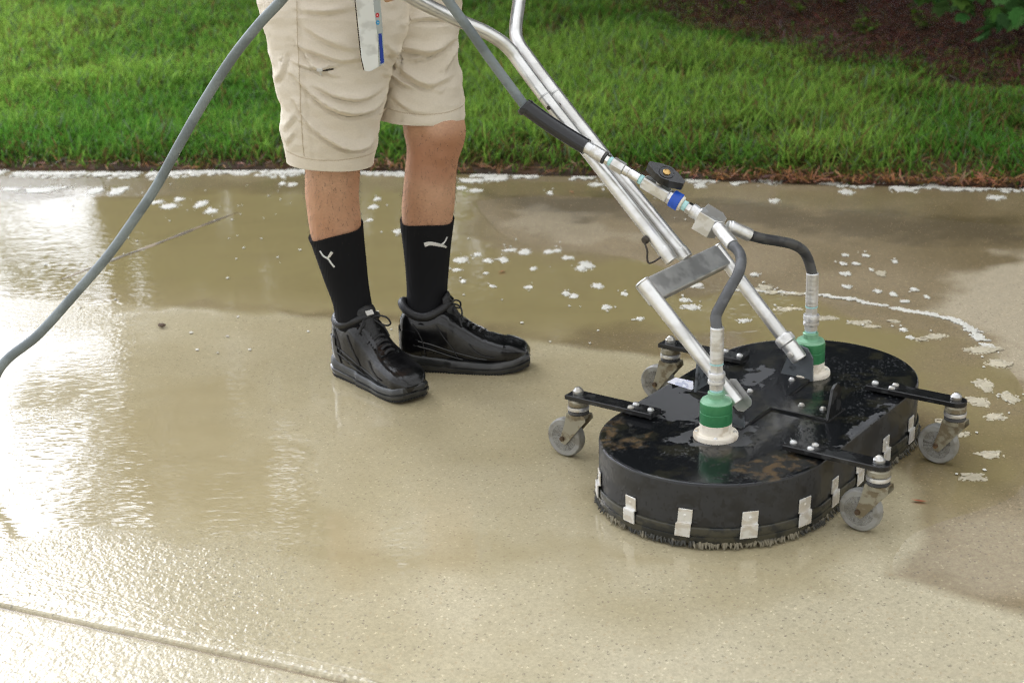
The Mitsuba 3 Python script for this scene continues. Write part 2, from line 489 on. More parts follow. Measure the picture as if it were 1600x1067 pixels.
def cloth_color(p, n, uv):
    return mix((.55, .485, .39), (.59, .53, .435), fbm(p.x * 8, p.y * 8, p.z * 8, 3)) * (.93 + .12 * noise(p.x * 700, p.y * 700, p.z * 700))


def cloth_bump(p, n, uv):
    return .0005 * noise(p.x * 520, p.y * 520, p.z * 900) + .0030 * fbm(p.x * 30, p.y * 30, p.z * 70, 4)


scene['m_cloth'] = two({'type': 'bumpmap', 'arbitrary': proc(cloth_bump, eps=.001), 'scale': 1.0, 'bsdf': {'type': 'principled', 'base_color': proc(cloth_color), 'roughness': .8, 'sheen': .3}})
simple('m_stitch', (.46, .39, .29), .8)
simple('m_shirt', (.10, .11, .12), .85)


def knit(p, n, uv):
    return .0005 * dr.sin(p.x * 1500 + p.y * 600) + .0004 * noise(p.x * 600, p.y * 600, p.z * 900)


scene['m_sock'] = two({'type': 'bumpmap', 'arbitrary': proc(knit, eps=.0006), 'scale': 1.0, 'bsdf': {'type': 'principled', 'base_color': {'type': 'rgb', 'value': [.006, .006, .007]}, 'roughness': .85, 'specular': .2}})
simple('m_mark', (.50, .49, .46), .7)
spotted('m_shoe', (.0035, .0035, .004), (.007, .007, .0075), 30, (.10, .26), bump=.0005, bscale=60)
spotted('m_shoe_mesh', (.004, .004, .0045), (.008, .008, .0085), 90, (.45, .6), bump=.0006, bscale=500)
spotted('m_midsole', (.016, .017, .017), (.032, .032, .031), 25, (.18, .35))
simple('m_lace', (.012, .012, .013), .7)
spotted('m_white_vinyl', (.60, .61, .585), (.47, .475, .45), 34, (.25, .5), lo=.45, hi=.62, bump=.004, bscale=45)
simple('m_vinyl_grey', (.33, .36, .35), .35)
simple('m_red', (.5, .02, .03), .4)
simple('m_sky_blue', (.02, .25, .5), .4)
simple('m_ink_blue', (.008, .035, .25), .4)

# ------------------------------------------------------------------ the setting
EDGE = np.array([(-9, 7.45), (-1.93, 6.214), (-1.304, 6.126), (-0.891, 6.096), (-0.551, 6.033), (-0.169, 5.946), (0.475, 5.809), (1.02, 5.649), (1.757, 5.498), (9, 3.4)])


def edge_y(x):
    return np.interp(x, EDGE[:, 0], EDGE[:, 1])


# the driveway: slabs between tooled joints
J1A, J1B = np.array((-0.948, 2.714)), np.array((-0.27, 2.406))
J1D = unit(J1B - J1A)
J2D = np.array([-J1D[1], J1D[0]])
J2P = np.array((-1.143, 5.066))
outline = Polygon([(-9, -4), (9, -4), (9, 3.4)] + [tuple(q) for q in EDGE[-2::-1]] + [(-9, 7.45)])


def strip(p, d, w):
    return LineString([p - d * 40, p + d * 40]).buffer(w / 2, cap_style=2)


joints = [strip(J1A, J1D, .008), strip(J2P, J2D, .012), strip(J1A + J2D * 5.6, J1D, .012), strip(J2P + J1D * 3.4, J2D, .012), strip(J1A - J2D * 3.4, J1D, .012)]
slabs = outline
for j in joints:
    slabs = slabs.difference(j)
tag('driveway', 'wet tan concrete driveway with tooled joints, half of it washed clean', None, None, 'structure')
for g in sorted(getattr(slabs, 'geoms', [slabs]), key=lambda s: -s.area):
    if g.area < .2:
        continue
    c = np.array(shapely.segmentize(g, 4.0).simplify(.001).exterior.coords)[:-1]
    if not Polygon(c).exterior.is_ccw:
        c = c[::-1]
    P = Polygon(c)
    rings, ok = [], True
    for inset, z in ((0, -.05), (0, -.007), (.003, -.0035), (.007, -.0012), (.014, 0)):
        q = np.array(P.buffer(-inset, join_style=2).exterior.coords)[:-1] if inset else c
        if not Polygon(q).exterior.is_ccw:
            q = q[::-1]
        if len(q) != len(c):
            ok = False
            break
        q = np.roll(q, -np.argmin(((q - c[0]) ** 2).sum(1)), axis=0)
        rings.append(np.hstack([q, np.full((len(q), 1), z)]))
    if ok:
        top = sheet(Polygon(rings[-1][:, :2]), 0)
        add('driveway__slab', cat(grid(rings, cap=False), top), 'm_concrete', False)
    else:
        m = trimesh.creation.extrude_polygon(P, .05, engine='earcut')
        m.apply_translation((0, 0, -.05))
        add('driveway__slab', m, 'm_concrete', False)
add('driveway__joint_bed', sheet(outline, -.0075), 'm_filler', False)

# soil of the lawn, and the ground out to the horizon, with gentle unevenness near by
def ground_z(x, y):
    d = y - edge_y(x)
    return np.where(d > 0, np.clip(d, 0, .25) * .16 + .05 * np.clip(d - .3, 0, None) * .25 + (meshkit.fbm(np.stack([x * .9, y * .9, x * 0], -1), 3, 4) - .5) * .10 * np.clip(d * 2, 0, 1), -.02)


xs = np.linspace(-9, 9, 150)
ts = np.concatenate([[-.004], np.linspace(0, 1, 110) ** 1.5 * 16])
gx, gt = np.meshgrid(xs, ts)
gy = edge_y(gx) + gt
gz = ground_z(gx, gy)
gz[0] = -.06
add('lawn_soil', grid(np.stack([gx, gy, gz], -1), cap=False, closed=False), 'm_soil', True, label='reddish brown soil under the lawn and the pine straw bed', kind='structure')
far = sheet(Polygon([(-300, -300), (300, -300), (300, 300), (-300, 300)]), -.07)
add('ground', far, 'm_forest', False, label='dull ground stretching away round the driveway', kind='structure')

# wash water standing on the concrete
E1 = [(float(x), float(np.interp(x, EDGE[:, 0], EDGE[:, 1]) - .02)) for x in np.linspace(-2.6, -.2, 12)]
near_pool = wobble([(-1.718, 4.834), (-1.21, 4.645), (-0.502, 4.469), (0.051, 4.144), (0.358, 4.388), (0.615, 4.451), (0.882, 4.339), (1.113, 4.207), (1.194, 3.944), (1.197, 3.672), (1.126, 3.326), (1.015, 3.067), (0.828, 2.945), (0.732, 2.854), (0.688, 2.713), (0.771, 2.587), (0.906, 2.447), (0.88, 2.242), (0.382, 2.25), (-0.184, 2.385), (-0.294, 2.448), (-0.598, 2.588), (-0.959, 2.752), (-1.11, 2.819)], .012, 5, 3)
far_pool = [tuple(q) for q in E1] + [(-.05, 5.86)] + [tuple(q) for q in wobble([(-0.133, 5.854), (-0.106, 5.488), (-0.011, 5.094), (0.146, 4.932), (0.364, 4.813), (0.492, 4.648), (0.615, 4.451), (0.345, 4.223), (0.049, 4.043), (-0.486, 4.298), (-1.263, 4.482), (-1.656, 4.638), (-2.031, 5.62)], .02, 5, 8)[: 12 * 14]]
edge_pool = wobble([(-0.167, 5.849), (0.467, 5.716), (1.005, 5.56), (1.812, 5.396), (1.697, 5.03), (1.247, 5.172), (0.96, 5.3), (0.448, 5.476), (0.125, 5.583), (-0.14, 5.561)], .02, 6, 5)
pools = shapely.union_all([Polygon(near_pool).buffer(0), Polygon(far_pool).buffer(0), Polygon(edge_pool).buffer(0)]).intersection(outline.buffer(-.012))
waters = [q for q in getattr(pools, 'geoms', [pools]) if q.area > .02]


def film(q, z=.0013, w=.02):
    """a thin sheet of water whose edge runs down to the concrete"""
    q = q.buffer(.012).buffer(-.024).buffer(.012)
    out = []
    for g in getattr(q, 'geoms', [q]):
        g = Polygon(g.exterior.simplify(.002), [h.simplify(.002) for h in g.interiors if Polygon(h).area > .003])
        inner = g.buffer(-w).simplify(.001)
        band = g.difference(inner)
        out += [sheet(i, z) for i in getattr(inner, 'geoms', [inner]) if i.area > 0]
        for b in getattr(band, 'geoms', [band]):
            s = sheet(b, 0)
            d = shapely.distance(shapely.points(s.vertices[:, :2]), g.boundary)
            s.vertices[:, 2] = np.where(d < w * .5, .0003, z)
            out.append(s)
    return cat(*out)


add('wash_water', cat(*[film(q) for q in waters]), 'm_mud_water', False,
    label='thin muddy wash water spread over the concrete driveway', kind='structure')

# soap foam on the water
foam, foam_tone = [], []


def blob(x, y, rx, ry, h=.002, rot=0.0, seed=0, n=18, tone=(.56, .545, .48), rough=1.2):
    a = np.arange(n) * 2 * np.pi / n
    rr = 1 + rough * (meshkit.fbm(np.stack([np.cos(a) * 1.2 + seed * 3.1, np.sin(a) * 1.2, a * 0 + seed], 1), 3, seed) - .5)
    cr, sr = math.cos(rot), math.sin(rot)
    px, py = np.cos(a) * rx * rr, np.sin(a) * ry * rr
    P = np.stack([x + px * cr - py * sr, y + px * sr + py * cr], 1)
    c = np.array([x, y])
    rings = [np.c_[c + (P - c) * s, np.full(n, z)] for s, z in ((1, .0037), (.96, .0037 + h * .55), (.8, .0037 + h * .9), (.4, .0037 + h))]
    if max(rx, ry) > .009:
        # the patch thins into single bubbles at its rim
        core = [np.c_[c + (P - c) * k, np.full(n, z)] for k, z in ((.74, .0020), (.70, .0020 + h * .6), (.5, .0020 + h), (.25, .0020 + h))]
        foam.append(grid(core))
        foam_tone.append(np.tile(np.array(tone) * .93, (len(foam[-1].vertices), 1)))
        m = int(min(70, 12 + rx * ry / 1.1e-5))
        t, q = rng.uniform(0, 2 * np.pi, m), np.sqrt(rng.uniform(.12, 1.35, m))
        ri = np.interp(t, np.r_[a, 2 * np.pi], np.r_[rr, rr[0]]) * q
        bx, by = np.cos(t) * rx * ri, np.sin(t) * ry * ri
        br = rng.uniform(.0014, .0048, m) * np.where(q > 1, .65, 1)
        for k in range(m):
            bubble(x + bx[k] * cr - by[k] * sr, y + bx[k] * sr + by[k] * cr, br[k], tone)
        return
    foam.append(grid(rings))
    foam_tone.append(np.tile(tone, (len(foam[-1].vertices), 1)))


BUB = [(np.cos(np.arange(8) * np.pi / 4) * r, np.sin(np.arange(8) * np.pi / 4) * r, np.full(8, z)) for r, z in ((1, 0), (.86, .30), (.5, .52))]


def bubble(x, y, r, tone):
    g = grid([np.c_[x + a * r, y + b * r * 1.15, .0014 + z * r] for a, b, z in BUB])
    foam.append(g)
    foam_tone.append(np.tile(tone, (len(g.vertices), 1)))


BLOBS = [(-1.671, 5.867, 0.108, 0.040), (-1.477, 5.825, 0.029, 0.059), (-1.396, 5.825, 0.047, 0.069), (-1.173, 5.575, 0.036, 0.045), (-1.060, 5.597, 0.023, 0.050), (-1.010, 5.497, 0.020, 0.035), (-1.793, 5.891, 0.048, 0.030), (-1.150, 5.669, 0.016, 0.028), (-1.219, 5.641, 0.021, 0.028), (-0.810, 5.859, 0.014, 0.029), (-0.775, 5.836, 0.014, 0.029), (-0.133, 5.825, 0.056, 0.038), (-0.041, 5.833, 0.051, 0.048), (-0.160, 5.716, 0.018, 0.028), (-0.108, 5.673, 0.020, 0.027), (0.316, 5.715, 0.029, 0.028), (0.146, 5.608, 0.011, 0.024), (-0.148, 4.824, 0.023, 0.027), (-0.098, 4.880, 0.010, 0.021), (-0.066, 4.816, 0.014, 0.030), (-0.018, 4.811, 0.016, 0.027), (0.002, 4.919, 0.016, 0.021), (0.049, 4.893, 0.018, 0.028), (0.119, 4.886, 0.016, 0.021), (0.149, 4.897, 0.012, 0.017), (0.175, 4.818, 0.017, 0.020), (0.212, 4.708, 0.015, 0.026), (0.229, 4.733, 0.025, 0.040), (0.249, 4.529, 0.015, 0.024), (0.155, 4.466, 0.011, 0.018), (0.176, 4.440, 0.014, 0.020), (0.261, 4.335, 0.012, 0.017), (0.320, 4.444, 0.009, 0.018), (0.345, 4.228, 0.010, 0.013), (-0.136, 4.615, 0.009, 0.019), (-0.157, 4.726, 0.013, 0.020), (0.050, 4.536, 0.011, 0.018), (0.071, 4.716, 0.009, 0.016), (-0.051, 4.558, 0.007, 0.012), (-0.070, 4.685, 0.006, 0.012), (-0.457, 5.494, 0.018, 0.026), (-0.451, 5.597, 0.013, 0.022), (-0.360, 5.169, 0.013, 0.028), (-0.457, 5.321, 0.009, 0.019), (0.481, 4.377, 0.012, 0.017), (0.489, 4.314, 0.024, 0.022), (0.532, 4.507, 0.022, 0.018), (0.707, 4.595, 0.011, 0.019), (0.717, 4.471, 0.016, 0.030), (0.686, 4.445, 0.025, 0.018), (0.737, 4.422, 0.025, 0.015), (0.787, 4.406, 0.025, 0.015), (0.751, 4.273, 0.031, 0.017), (0.836, 4.189, 0.030, 0.019), (0.619, 4.187, 0.019, 0.016), (0.920, 4.144, 0.027, 0.021), (0.947, 4.111, 0.020, 0.013), (1.012, 4.146, 0.015, 0.016), (1.017, 4.079, 0.011, 0.015), (1.021, 4.018, 0.010, 0.015), (1.048, 3.996, 0.014, 0.015), (1.092, 4.021, 0.026, 0.020), (1.168, 3.908, 0.031, 0.029), (1.206, 3.914, 0.016, 0.019), (1.186, 3.804, 0.025, 0.032), (1.116, 3.665, 0.021, 0.035), (1.146, 3.584, 0.019, 0.033), (1.071, 3.566, 0.026, 0.029), (1.079, 3.470, 0.020, 0.020), (1.009, 3.257, 0.024, 0.018), (0.944, 3.142, 0.026, 0.020), (0.979, 3.373, 0.019, 0.015), (0.956, 3.449, 0.014, 0.012), (1.065, 4.566, 0.014, 0.025), (0.960, 4.576, 0.009, 0.016), (1.062, 4.755, 0.009, 0.017), (1.015, 4.673, 0.011, 0.016), (0.978, 4.677, 0.009, 0.016), (0.971, 4.575, 0.009, 0.016), (0.945, 4.455, 0.012, 0.018), (0.933, 4.351, 0.007, 0.011), (1.021, 4.407, 0.009, 0.018), (1.060, 4.374, 0.009, 0.018), (1.077, 4.309, 0.012, 0.014), (1.126, 4.414, 0.011, 0.015), (1.143, 4.343, 0.007, 0.015), (1.133, 4.681, 0.007, 0.013), (1.047, 4.612, 0.007, 0.013), (1.001, 4.761, 0.009, 0.014), (0.672, 5.654, 0.022, 0.037), (0.927, 5.698, 0.049, 0.047), (1.149, 5.508, 0.026, 0.035), (1.352, 5.519, 0.039, 0.045), (1.624, 5.375, 0.033, 0.034), (0.894, 5.416, 0.019, 0.025), (1.465, 5.551, 0.032, 0.027), (1.307, 5.633, 0.044, 0.028), (1.128, 5.627, 0.035, 0.027)]
for i, (x, y, rx, ry) in enumerate(BLOBS):
    thin = x > .62 and y < 4.6 and rx > .012                # old foam thinning out on the muddy water
    if thin:
        rx, ry = rx * .95, ry * .85
    blob(x, y, rx, ry, (.0010 if thin else .0018), 0, i, 26, tuple(np.array((.42, .375, .27)) * rng.uniform(.9, 1.2)) if thin else (.56, .545, .48), 1.7 if rx > .012 else .9)
    if thin:
        for k in range(3):
            a = rng.uniform(0, 6.3)
            blob(x + math.cos(a) * rx * .9, y + math.sin(a) * ry * .9, rx * rng.uniform(.3, .7), ry * rng.uniform(.3, .6), .002, 0, i * 7 + k, 20, (.42, .375, .27), 1.7)
    for k in range(rng.integers(0, 3)):                       # small bubbles that broke off
        a, d = rng.uniform(0, 6.3), rng.uniform(1.3, 2.6)
        r = rng.uniform(.0015, .004)
        blob(x + math.cos(a) * rx * d, y + math.sin(a) * ry * d, r, r * 1.3, .002, 0, i + 50 * k, 9)
# foam that has drifted to a wavy band along the lawn edge, and the bright rim of the pool behind the machine
for i, x in enumerate(np.arange(-2.3, 2.2, .035)):
    dens = .9 if x < -.2 else (.42 if x < .8 else .55)
    if rng.random() < dens:
        yy = edge_y(x) - .022 - (.05 if x < -.8 else .015) * meshkit.fbm(np.array([x * 4, 1.1, 0]), 3, 2)
        w = (.042 if x < -.6 else .020) * (.25 + 1.1 * meshkit.fbm(np.array([x * 3, 7.1, 0]), 3, 3))
        blob(x, yy, rng.uniform(.018, .04), w if x < .3 else w * .6, .002, rng.uniform(-.2, .2), 300 + i, 22, rough=1.5)
        for k in range(4):
            r = rng.uniform(.003, .009)
            blob(x + rng.uniform(-.03, .03), yy - w * rng.uniform(.8, 2.2), r * 1.3, r * 1.6, .003, 0, 900 + i * 5 + k, 10)
RIM = spline([(0.617, 4.463), (0.72, 4.43), (0.872, 4.38), (0.979, 4.302), (1.066, 4.227), (1.112, 4.201), (1.159, 4.154), (1.188, 4.074), (1.191, 3.993), (1.195, 3.92)], 9)
for i, q in enumerate(RIM):
    if rng.random() < .8:
        blob(q[0] + rng.normal(0, .003), q[1] + rng.normal(0, .003), rng.uniform(.010, .020), rng.uniform(.004, .009), .002, rng.uniform(-.5, .1), 500 + i, 14)
for i in range(190):                                           # loose bubbles
    px = rng.uniform(0, 1)
    x, y = rng.uniform(-1.9, .6), rng.uniform(4.0, 5.9)
    if meshkit.fbm(np.array([x * 2, y * 2, 0.5]), 2, 8) < .5:
        continue
    r = rng.uniform(.0015, .005)
    blob(x, y, r, r * 1.3, .002, 0, 700 + i, 9)
# the joint left of the feet: its filler stands a little proud, wet and silted over
ja, jb = np.array((-1.337, 4.745)), np.array((-0.915, 5.47))
jd = unit(jb - ja)
jn = np.array([-jd[1], jd[0]])
jr = []
for t in np.linspace(0, 1, 40):
    c = ja + (jb - ja) * t + jn * .003 * math.sin(t * 9)
    w = .0095 * min(1, 6 * t + .3, 5 * (1 - t) + .25) * (1 + .3 * math.sin(t * 31))
    jr.append([[*(c - jn * w), .0010], [*(c - jn * w * .6), .0030], [*(c + jn * w * .6), .0030], [*(c + jn * w), .0010]])
add('driveway__joint_filler', grid(np.array(jr)), 'm_filler', 30, 'brown filler strip standing proud in the joint')
V_ = np.vstack([m.vertices for m in foam])
add('foam', cat(*foam), 'm_foam', True, color=np.vstack(foam_tone), label='white soap foam in patches, bubbles and bands on the wet concrete', kind='stuff')

# ------------------------------------------------------------------ the surface cleaner, in its own axes: x forward, y across, z up
MW = T().translate(list(MO)).rotate([0, 0, 1], -36.302)
SC = 'surface_cleaner'
tag(SC, 'wet black twin disc surface cleaner on four grey casters with silver push handle', 'surface cleaner')


def mp(name, mesh, bsdf, smooth=35, label=None, **kw):
    return add(f'{SC}__{name}', mesh, bsdf, smooth, label, to_world=MW, **kw)


def stadium(r, half=.21, n=48):
    a = np.linspace(0, np.pi, n)
    top = np.c_[r * np.cos(a), half + r * np.sin(a)]
    return np.vstack([top, -top])


def dense(P, step=.012):
    return np.array(shapely.segmentize(Polygon(P), step).exterior.coords)[:-1]


ST = lambda r: stadium(r)
NS = len(stadium(.2))
# housing: wall and lid in one pressed shell, the lid's edge rolled over
prof = [(.235, .040), (.2355, .050), (.235, .090), (.235, .128), (.2342, .1315), (.2320, .1335), (.228, .1342), (.224, .1340)]
shell = grid([np.c_[stadium(r), np.full(NS, z)] for r, z in prof], cap=False)
lid = sheet(Polygon(stadium(.224)), .1340)
mp('housing', cat(shell, lid), 'm_deck', 40)
for k, (u, v) in enumerate([(-0.181, -0.327), (-0.166, -0.353), (-0.133, -0.309), (0.122, -0.303), (0.158, -0.347), (0.174, -0.32)]):
    mp('bolt_hole', lathe([(.0062, .1337), (.0058, .1346), (.0045, .1346), (.0040, .128), (.0001, .128)], (u, v, 0), m=16), 'm_wire')
mp('brush_holder', grid([np.c_[stadium(r), np.full(NS, z)] for r, z in ((.232, .046), (.2385, .045), (.2400, .042), (.2400, .030), (.2385, .029), (.2385, .027), (.2405, .026), (.2405, .014), (.2385, .011), (.228, .011))], cap=False), 'm_skirt', 40)
# bristle skirt: tapered tufts splayed on the ground
tufts = []
per = dense(stadium(.2375), .0062)
for q in per:
    for k in range(2):
        q2 = q + rng.normal(0, .0015, 2)
        out_ = unit(np.array([q2[0], max(abs(q2[1]) - .21, 0) * np.sign(q2[1])]))
        lean = rng.uniform(.000, .011)
        side = np.array([-out_[1], out_[0]]) * rng.normal(0, .005)
        a, b = np.r_[q2, .016], np.r_[q2 + out_ * lean + side, .0034 + rng.uniform(0, .004)]
        w = rng.uniform(.0016, .0034)
        tufts.append(tube(np.linspace(a, b, 3), [w, w * .9, w * .3], 5))
mp('bristle_skirt', cat(*tufts), 'm_bristle', 60, 'short dark bristles round the foot of the housing', kind='stuff')
tag(f'{SC}__bristle_skirt', 'short dark bristles round the foot of the housing', kind='stuff')

# spring clips round the wall
clipc = np.array([[-.0105, 0], [.0105, 0], [.0105, .0262], [-.0105, .0262]])


def clip_mesh():
    a = box((.0300, .0026, .027), (0, .0016, .0655), bevel=.0007)
    b = box((.0325, .0026, .026), (.001, .0058, .038), bevel=.0007)
    c = box((.0305, .0068, .0026), (0, .0037, .0520), bevel=.0006)
    d = lathe([(.0001, .0046), (.0022, .0044), (.0034, .0034), (.0036, .0026)][::-1], (0, 0, .066), (0, 1, 0), 12)
    return cat(a, b, c, d)


CL = clip_mesh()
spots = []
for deg in (-106, -77, -48, -14, 15, 45, 75):
    r = math.radians(deg)
    spots.append((.2352 * math.sin(r), -.21 - .2352 * math.cos(r), deg))
for deg in (-75, -45, -15, 15, 45, 88):
    r = math.radians(deg)
    spots.append((.2352 * math.sin(r), .21 + .2352 * math.cos(r), 180 - deg))
for s in (-1, 1):
    for a in (-.155, -.041, .088):
        spots.append((s * .2352, a, 90 * s))
clip_plys = []
for q in range(4):                                       # bent and set by hand: no two quite alike
    c_ = CL.copy()
    w_ = np.array(c_.vertices)
    w_ = np.c_[w_[:, 0] * rng.uniform(.88, 1.06), w_[:, 1] * rng.uniform(.95, 1.3), .048 + (w_[:, 2] - .048) * rng.uniform(.92, 1.05)]
    w_[:, 0] += (w_[:, 2] - .05) * rng.normal(0, .06)
    clip_plys.append(mikit.ply(trimesh.Trimesh(w_, c_.faces, process=False), 'm_clip', smooth=25))
for i, (u, v, deg) in enumerate(spots):
    k = f'{SC}__clip' + (f'_{i:03d}' if i else '')
    scene[k] = {**clip_plys[i % 4], 'to_world': MW @ T().translate([u, v, float(rng.normal(0, .0012))]).rotate([0, 0, 1], deg + 180 + float(rng.normal(0, 1.5)))}

# mounting plate: a cross with turned-up stops at two ends
PL = [(.028, -.155), (.028, -.022), (.157, -.022), (.157, .058), (.028, .058), (.022, .168), (-.062, .168), (-.062, .058), (-.165, .058), (-.165, -.022), (-.070, -.022), (-.070, -.155)]
mp('mounting_plate', plate(Polygon(PL), .1342, .1402, .0015), 'm_deck', 25)
for s in (1, -1):
    tri = np.array([(-.022, 0), (.038, 0), (.030, .052), (.022, .064), (.008, .066), (-.002, .060)]) if s > 0 else np.array([(-.022, 0), (.045, 0), (.040, .060), (-.012, .066)])
    tabm = plate(Polygon(tri).buffer(.002, join_style=1), 0, .006, .001)
    v = np.array(tabm.vertices)
    tabm = trimesh.Trimesh(np.c_[s * .157 - (v[:, 2]) * s, v[:, 0], .138 + v[:, 1]], tabm.faces[:, ::s], process=False)
    mp('stop', tabm, 'm_grey_steel' if s < 0 else 'm_black_steel', 25)


def bolt(u, v, z, r=.0075, name='bolt'):
    mp(name, lathe([(r * 1.25, z), (r * 1.25, z + .0012), (r, z + .0014), (r * .98, z + .0035), (r * .75, z + .0058), (r * .35, z + .0068), (.0001, z + .007)], (u, v, 0), m=18), 'm_bolt', 50)


for u, v in ((-0.008, 0.141), (0.077, 0.017), (0.124, 0.021), (-0.052, 0.033)):
    bolt(u, v, .1402, .006)
# label on the lid
lb = np.array([(-0.239, 0.002), (-0.238, 0.036), (-0.193, 0.036), (-0.165, -0.012)])
mp('sticker', plate(Polygon(lb), .1342, .1350, .0003), 'm_label', False, 'worn white sticker on the lid')

# pivot brackets and handle frame
for s, a0 in ((-1, -.146), (1, .166)):
    pro = Polygon([(-.045, 0), (.026, 0), (.024, .050), (.012, .068), (-.006, .072), (-.024, .060)]).buffer(.003)
    br = plate(pro, 0, .006, .001)
    v = np.array(br.vertices)
    br = trimesh.Trimesh(np.c_[v[:, 0], a0 + v[:, 2], .138 + v[:, 1]], br.faces[:, ::-1], process=False)
    mp('pivot_bracket', br, 'm_grey_steel', 25)
F0, F1 = np.array((0.024, -0.165, 0.196)), np.array((-0.2, -0.165, 0.415))
R0, R1 = np.array((0.007, 0.148, 0.188)), np.array((-0.188, 0.148, 0.392))
hdir = unit((F1 - F0) + (R1 - R0))
R1 = R1 + unit(R1 - R0) * .024


def rounded(p, q, r, seam=None):
    d = unit(np.asarray(q) - p)
    L = np.linalg.norm(np.asarray(q) - p)
    pr = [(r * .55, 0), (r * .88, .0008), (r, .003), (r, L - .002), (r * .93, L), (r * .8, L)]
    return lathe(pr, p, d, 24)


mp('frame_tube', rounded(F0, F1, .0150), 'm_silver', 40)
mp('frame_tube', rounded(R0, R1, .0145), 'm_silver', 40)
rd = unit(R1 - R0)
mp('frame_sleeve', lathe([(.012, -.001), (.0165, 0), (.0180, .003), (.0180, .042), (.0215, .045), (.0215, .060), (.0165, .066), (.0150, .066)], R0, rd, 24), 'm_silver', 40)
for P0, sgn, off in ((F0, 1, .016), (R0, -1, .0185)):
    c = P0 + hdir * .02
    pv = lathe([(.0070, 0), (.0070, .003), (.0055, .0045), (.0001, .005)], c + np.array([0, -off, 0]), (0, -1, 0), 16)
    mp('pivot_bolt', pv, 'm_zinc', 40)
# strap at the near tube's foot
hx = unit(F1 - F0)
hz = np.cross(hx, (0, 1, 0))
stp = plate(Polygon([(-.012, -.017), (.040, -.019), (.046, -.010), (.046, .012), (.036, .021), (-.010, .021), (-.018, .012), (-.018, -.010)]).buffer(.002), 0, .0035, .0008)
sv = np.array(stp.vertices)
mp('pivot_strap', trimesh.Trimesh(F0 + np.array([0, .0165, 0]) + sv[:, :1] * hx + sv[:, 1:2] * hz + sv[:, 2:] * np.array([0, 1, 0]), stp.faces, process=False), 'm_bare_steel', 20)
# crossbar: a flat box bar across the two tubes
ca, cb = (F1 + np.array([0, -.006, 0]) - hdir * .024), (R1 + np.array([0, .004, 0]) - hdir * .024)
xd = unit(cb - ca)
nrm = unit(np.cross(hdir, xd))
hd2 = np.cross(xd, nrm)
mp('crossbar', box((np.linalg.norm(cb - ca), .052, .030), (ca + cb) / 2 + nrm * .004, np.array([xd, hd2, nrm]), .0025), 'm_bare_steel', 20)
for P1 in (F1, R1):
    mp('weld', lathe([(.0155, -.002), (.0172, 0), (.0155, .003)], P1 - hdir * .001, hdir, 20), 'm_silver')

# push handle: two tubes side by side that part at the top into bent grips
# they rise from the crossbar between the frame tubes
LT = [(-0.215, -0.02, 0.42), (-0.237, -0.02, 0.443), (-0.381, -0.02, 0.588), (-0.535, -0.02, 0.742), (-0.598, -0.02, 0.808), (-0.616, -0.026, 0.833), (-0.631, -0.042, 0.855), (-0.651, -0.072, 0.879), (-0.675, -0.112, 0.902), (-0.7, -0.16, 0.93), (-0.722, -0.212, 0.96), (-0.737, -0.27, 0.996), (-0.739, -0.33, 1.023)]
RT = [(-0.203, 0.014, 0.424), (-0.216, 0.014, 0.435), (-0.377, 0.012, 0.592), (-0.53, 0.012, 0.743), (-0.596, 0.012, 0.812), (-0.621, 0.014, 0.838), (-0.638, 0.024, 0.858), (-0.65, 0.042, 0.88), (-0.666, 0.075, 0.913), (-0.686, 0.115, 0.949), (-0.72, 0.17, 0.983), (-0.751, 0.23, 1.018), (-0.786, 0.29, 1.037)]
for nm, P in (('handle_tube', LT), ('handle_tube', RT)):
    P = np.array(P)
    mp(nm, tube(np.vstack([spline(P, 8)]), .0148, 20), 'm_silver', 50)
# ferrules where the lower stubs meet the handle tubes, and the grips
for P, t in ((LT, .0), (RT, .0)):
    a, b = np.array(P[1]), np.array(P[2])
    mp('ferrule', lathe([(.0149, -.018), (.0162, -.018), (.0162, .0), (.0149, .0015)], a, b - a, 24), 'm_silver', 40)
    a, b = np.array(P[3]), np.array(P[2])
    mp('seam_ring', lathe([(.0149, 0), (.0158, .0004), (.0158, .0035), (.0149, .004)], a, b - a, 24), 'm_bare_steel', 40)
    mp('grip', tube(spline(np.array(P[-2:]) , 6), .0185, 18), 'm_sleeve', 50)
    mp('bolt_head', lathe([(.0045, 0), (.0045, .003), (.0001, .0035)], np.array(P[3]) + (np.array(P[2]) - P[3]) * .14 + np.array([0, -.0145, 0]), (0, -1, 0), 10), 'm_wire')
# hitch pin and its wire keeper
pin0 = np.array((-0.271, -0.036, 0.462))
pin1 = np.array((-0.256, 0.03, 0.468))
mp('hitch_pin', cat(tube(np.linspace(pin0, pin1, 4), .0045, 10), lathe([(.0001, -.006), (.007, -.005), (.009, 0), (.007, .006), (.0001, .007)], pin0, pin1 - pin0, 14), lathe([(.0001, -.005), (.006, -.004), (.0065, .003), (.0001, .004)], pin1, pin1 - pin0, 12)), 'm_wire')
wire = [(-0.272, -0.04, 0.459), (-0.263, -0.042, 0.441), (-0.263, -0.042, 0.424), (-0.259, -0.041, 0.414), (-0.247, -0.04, 0.419), (-0.235, -0.034, 0.428)]
mp('pin_keeper', tube(spline(wire, 6), .0022, 8), 'm_wire')

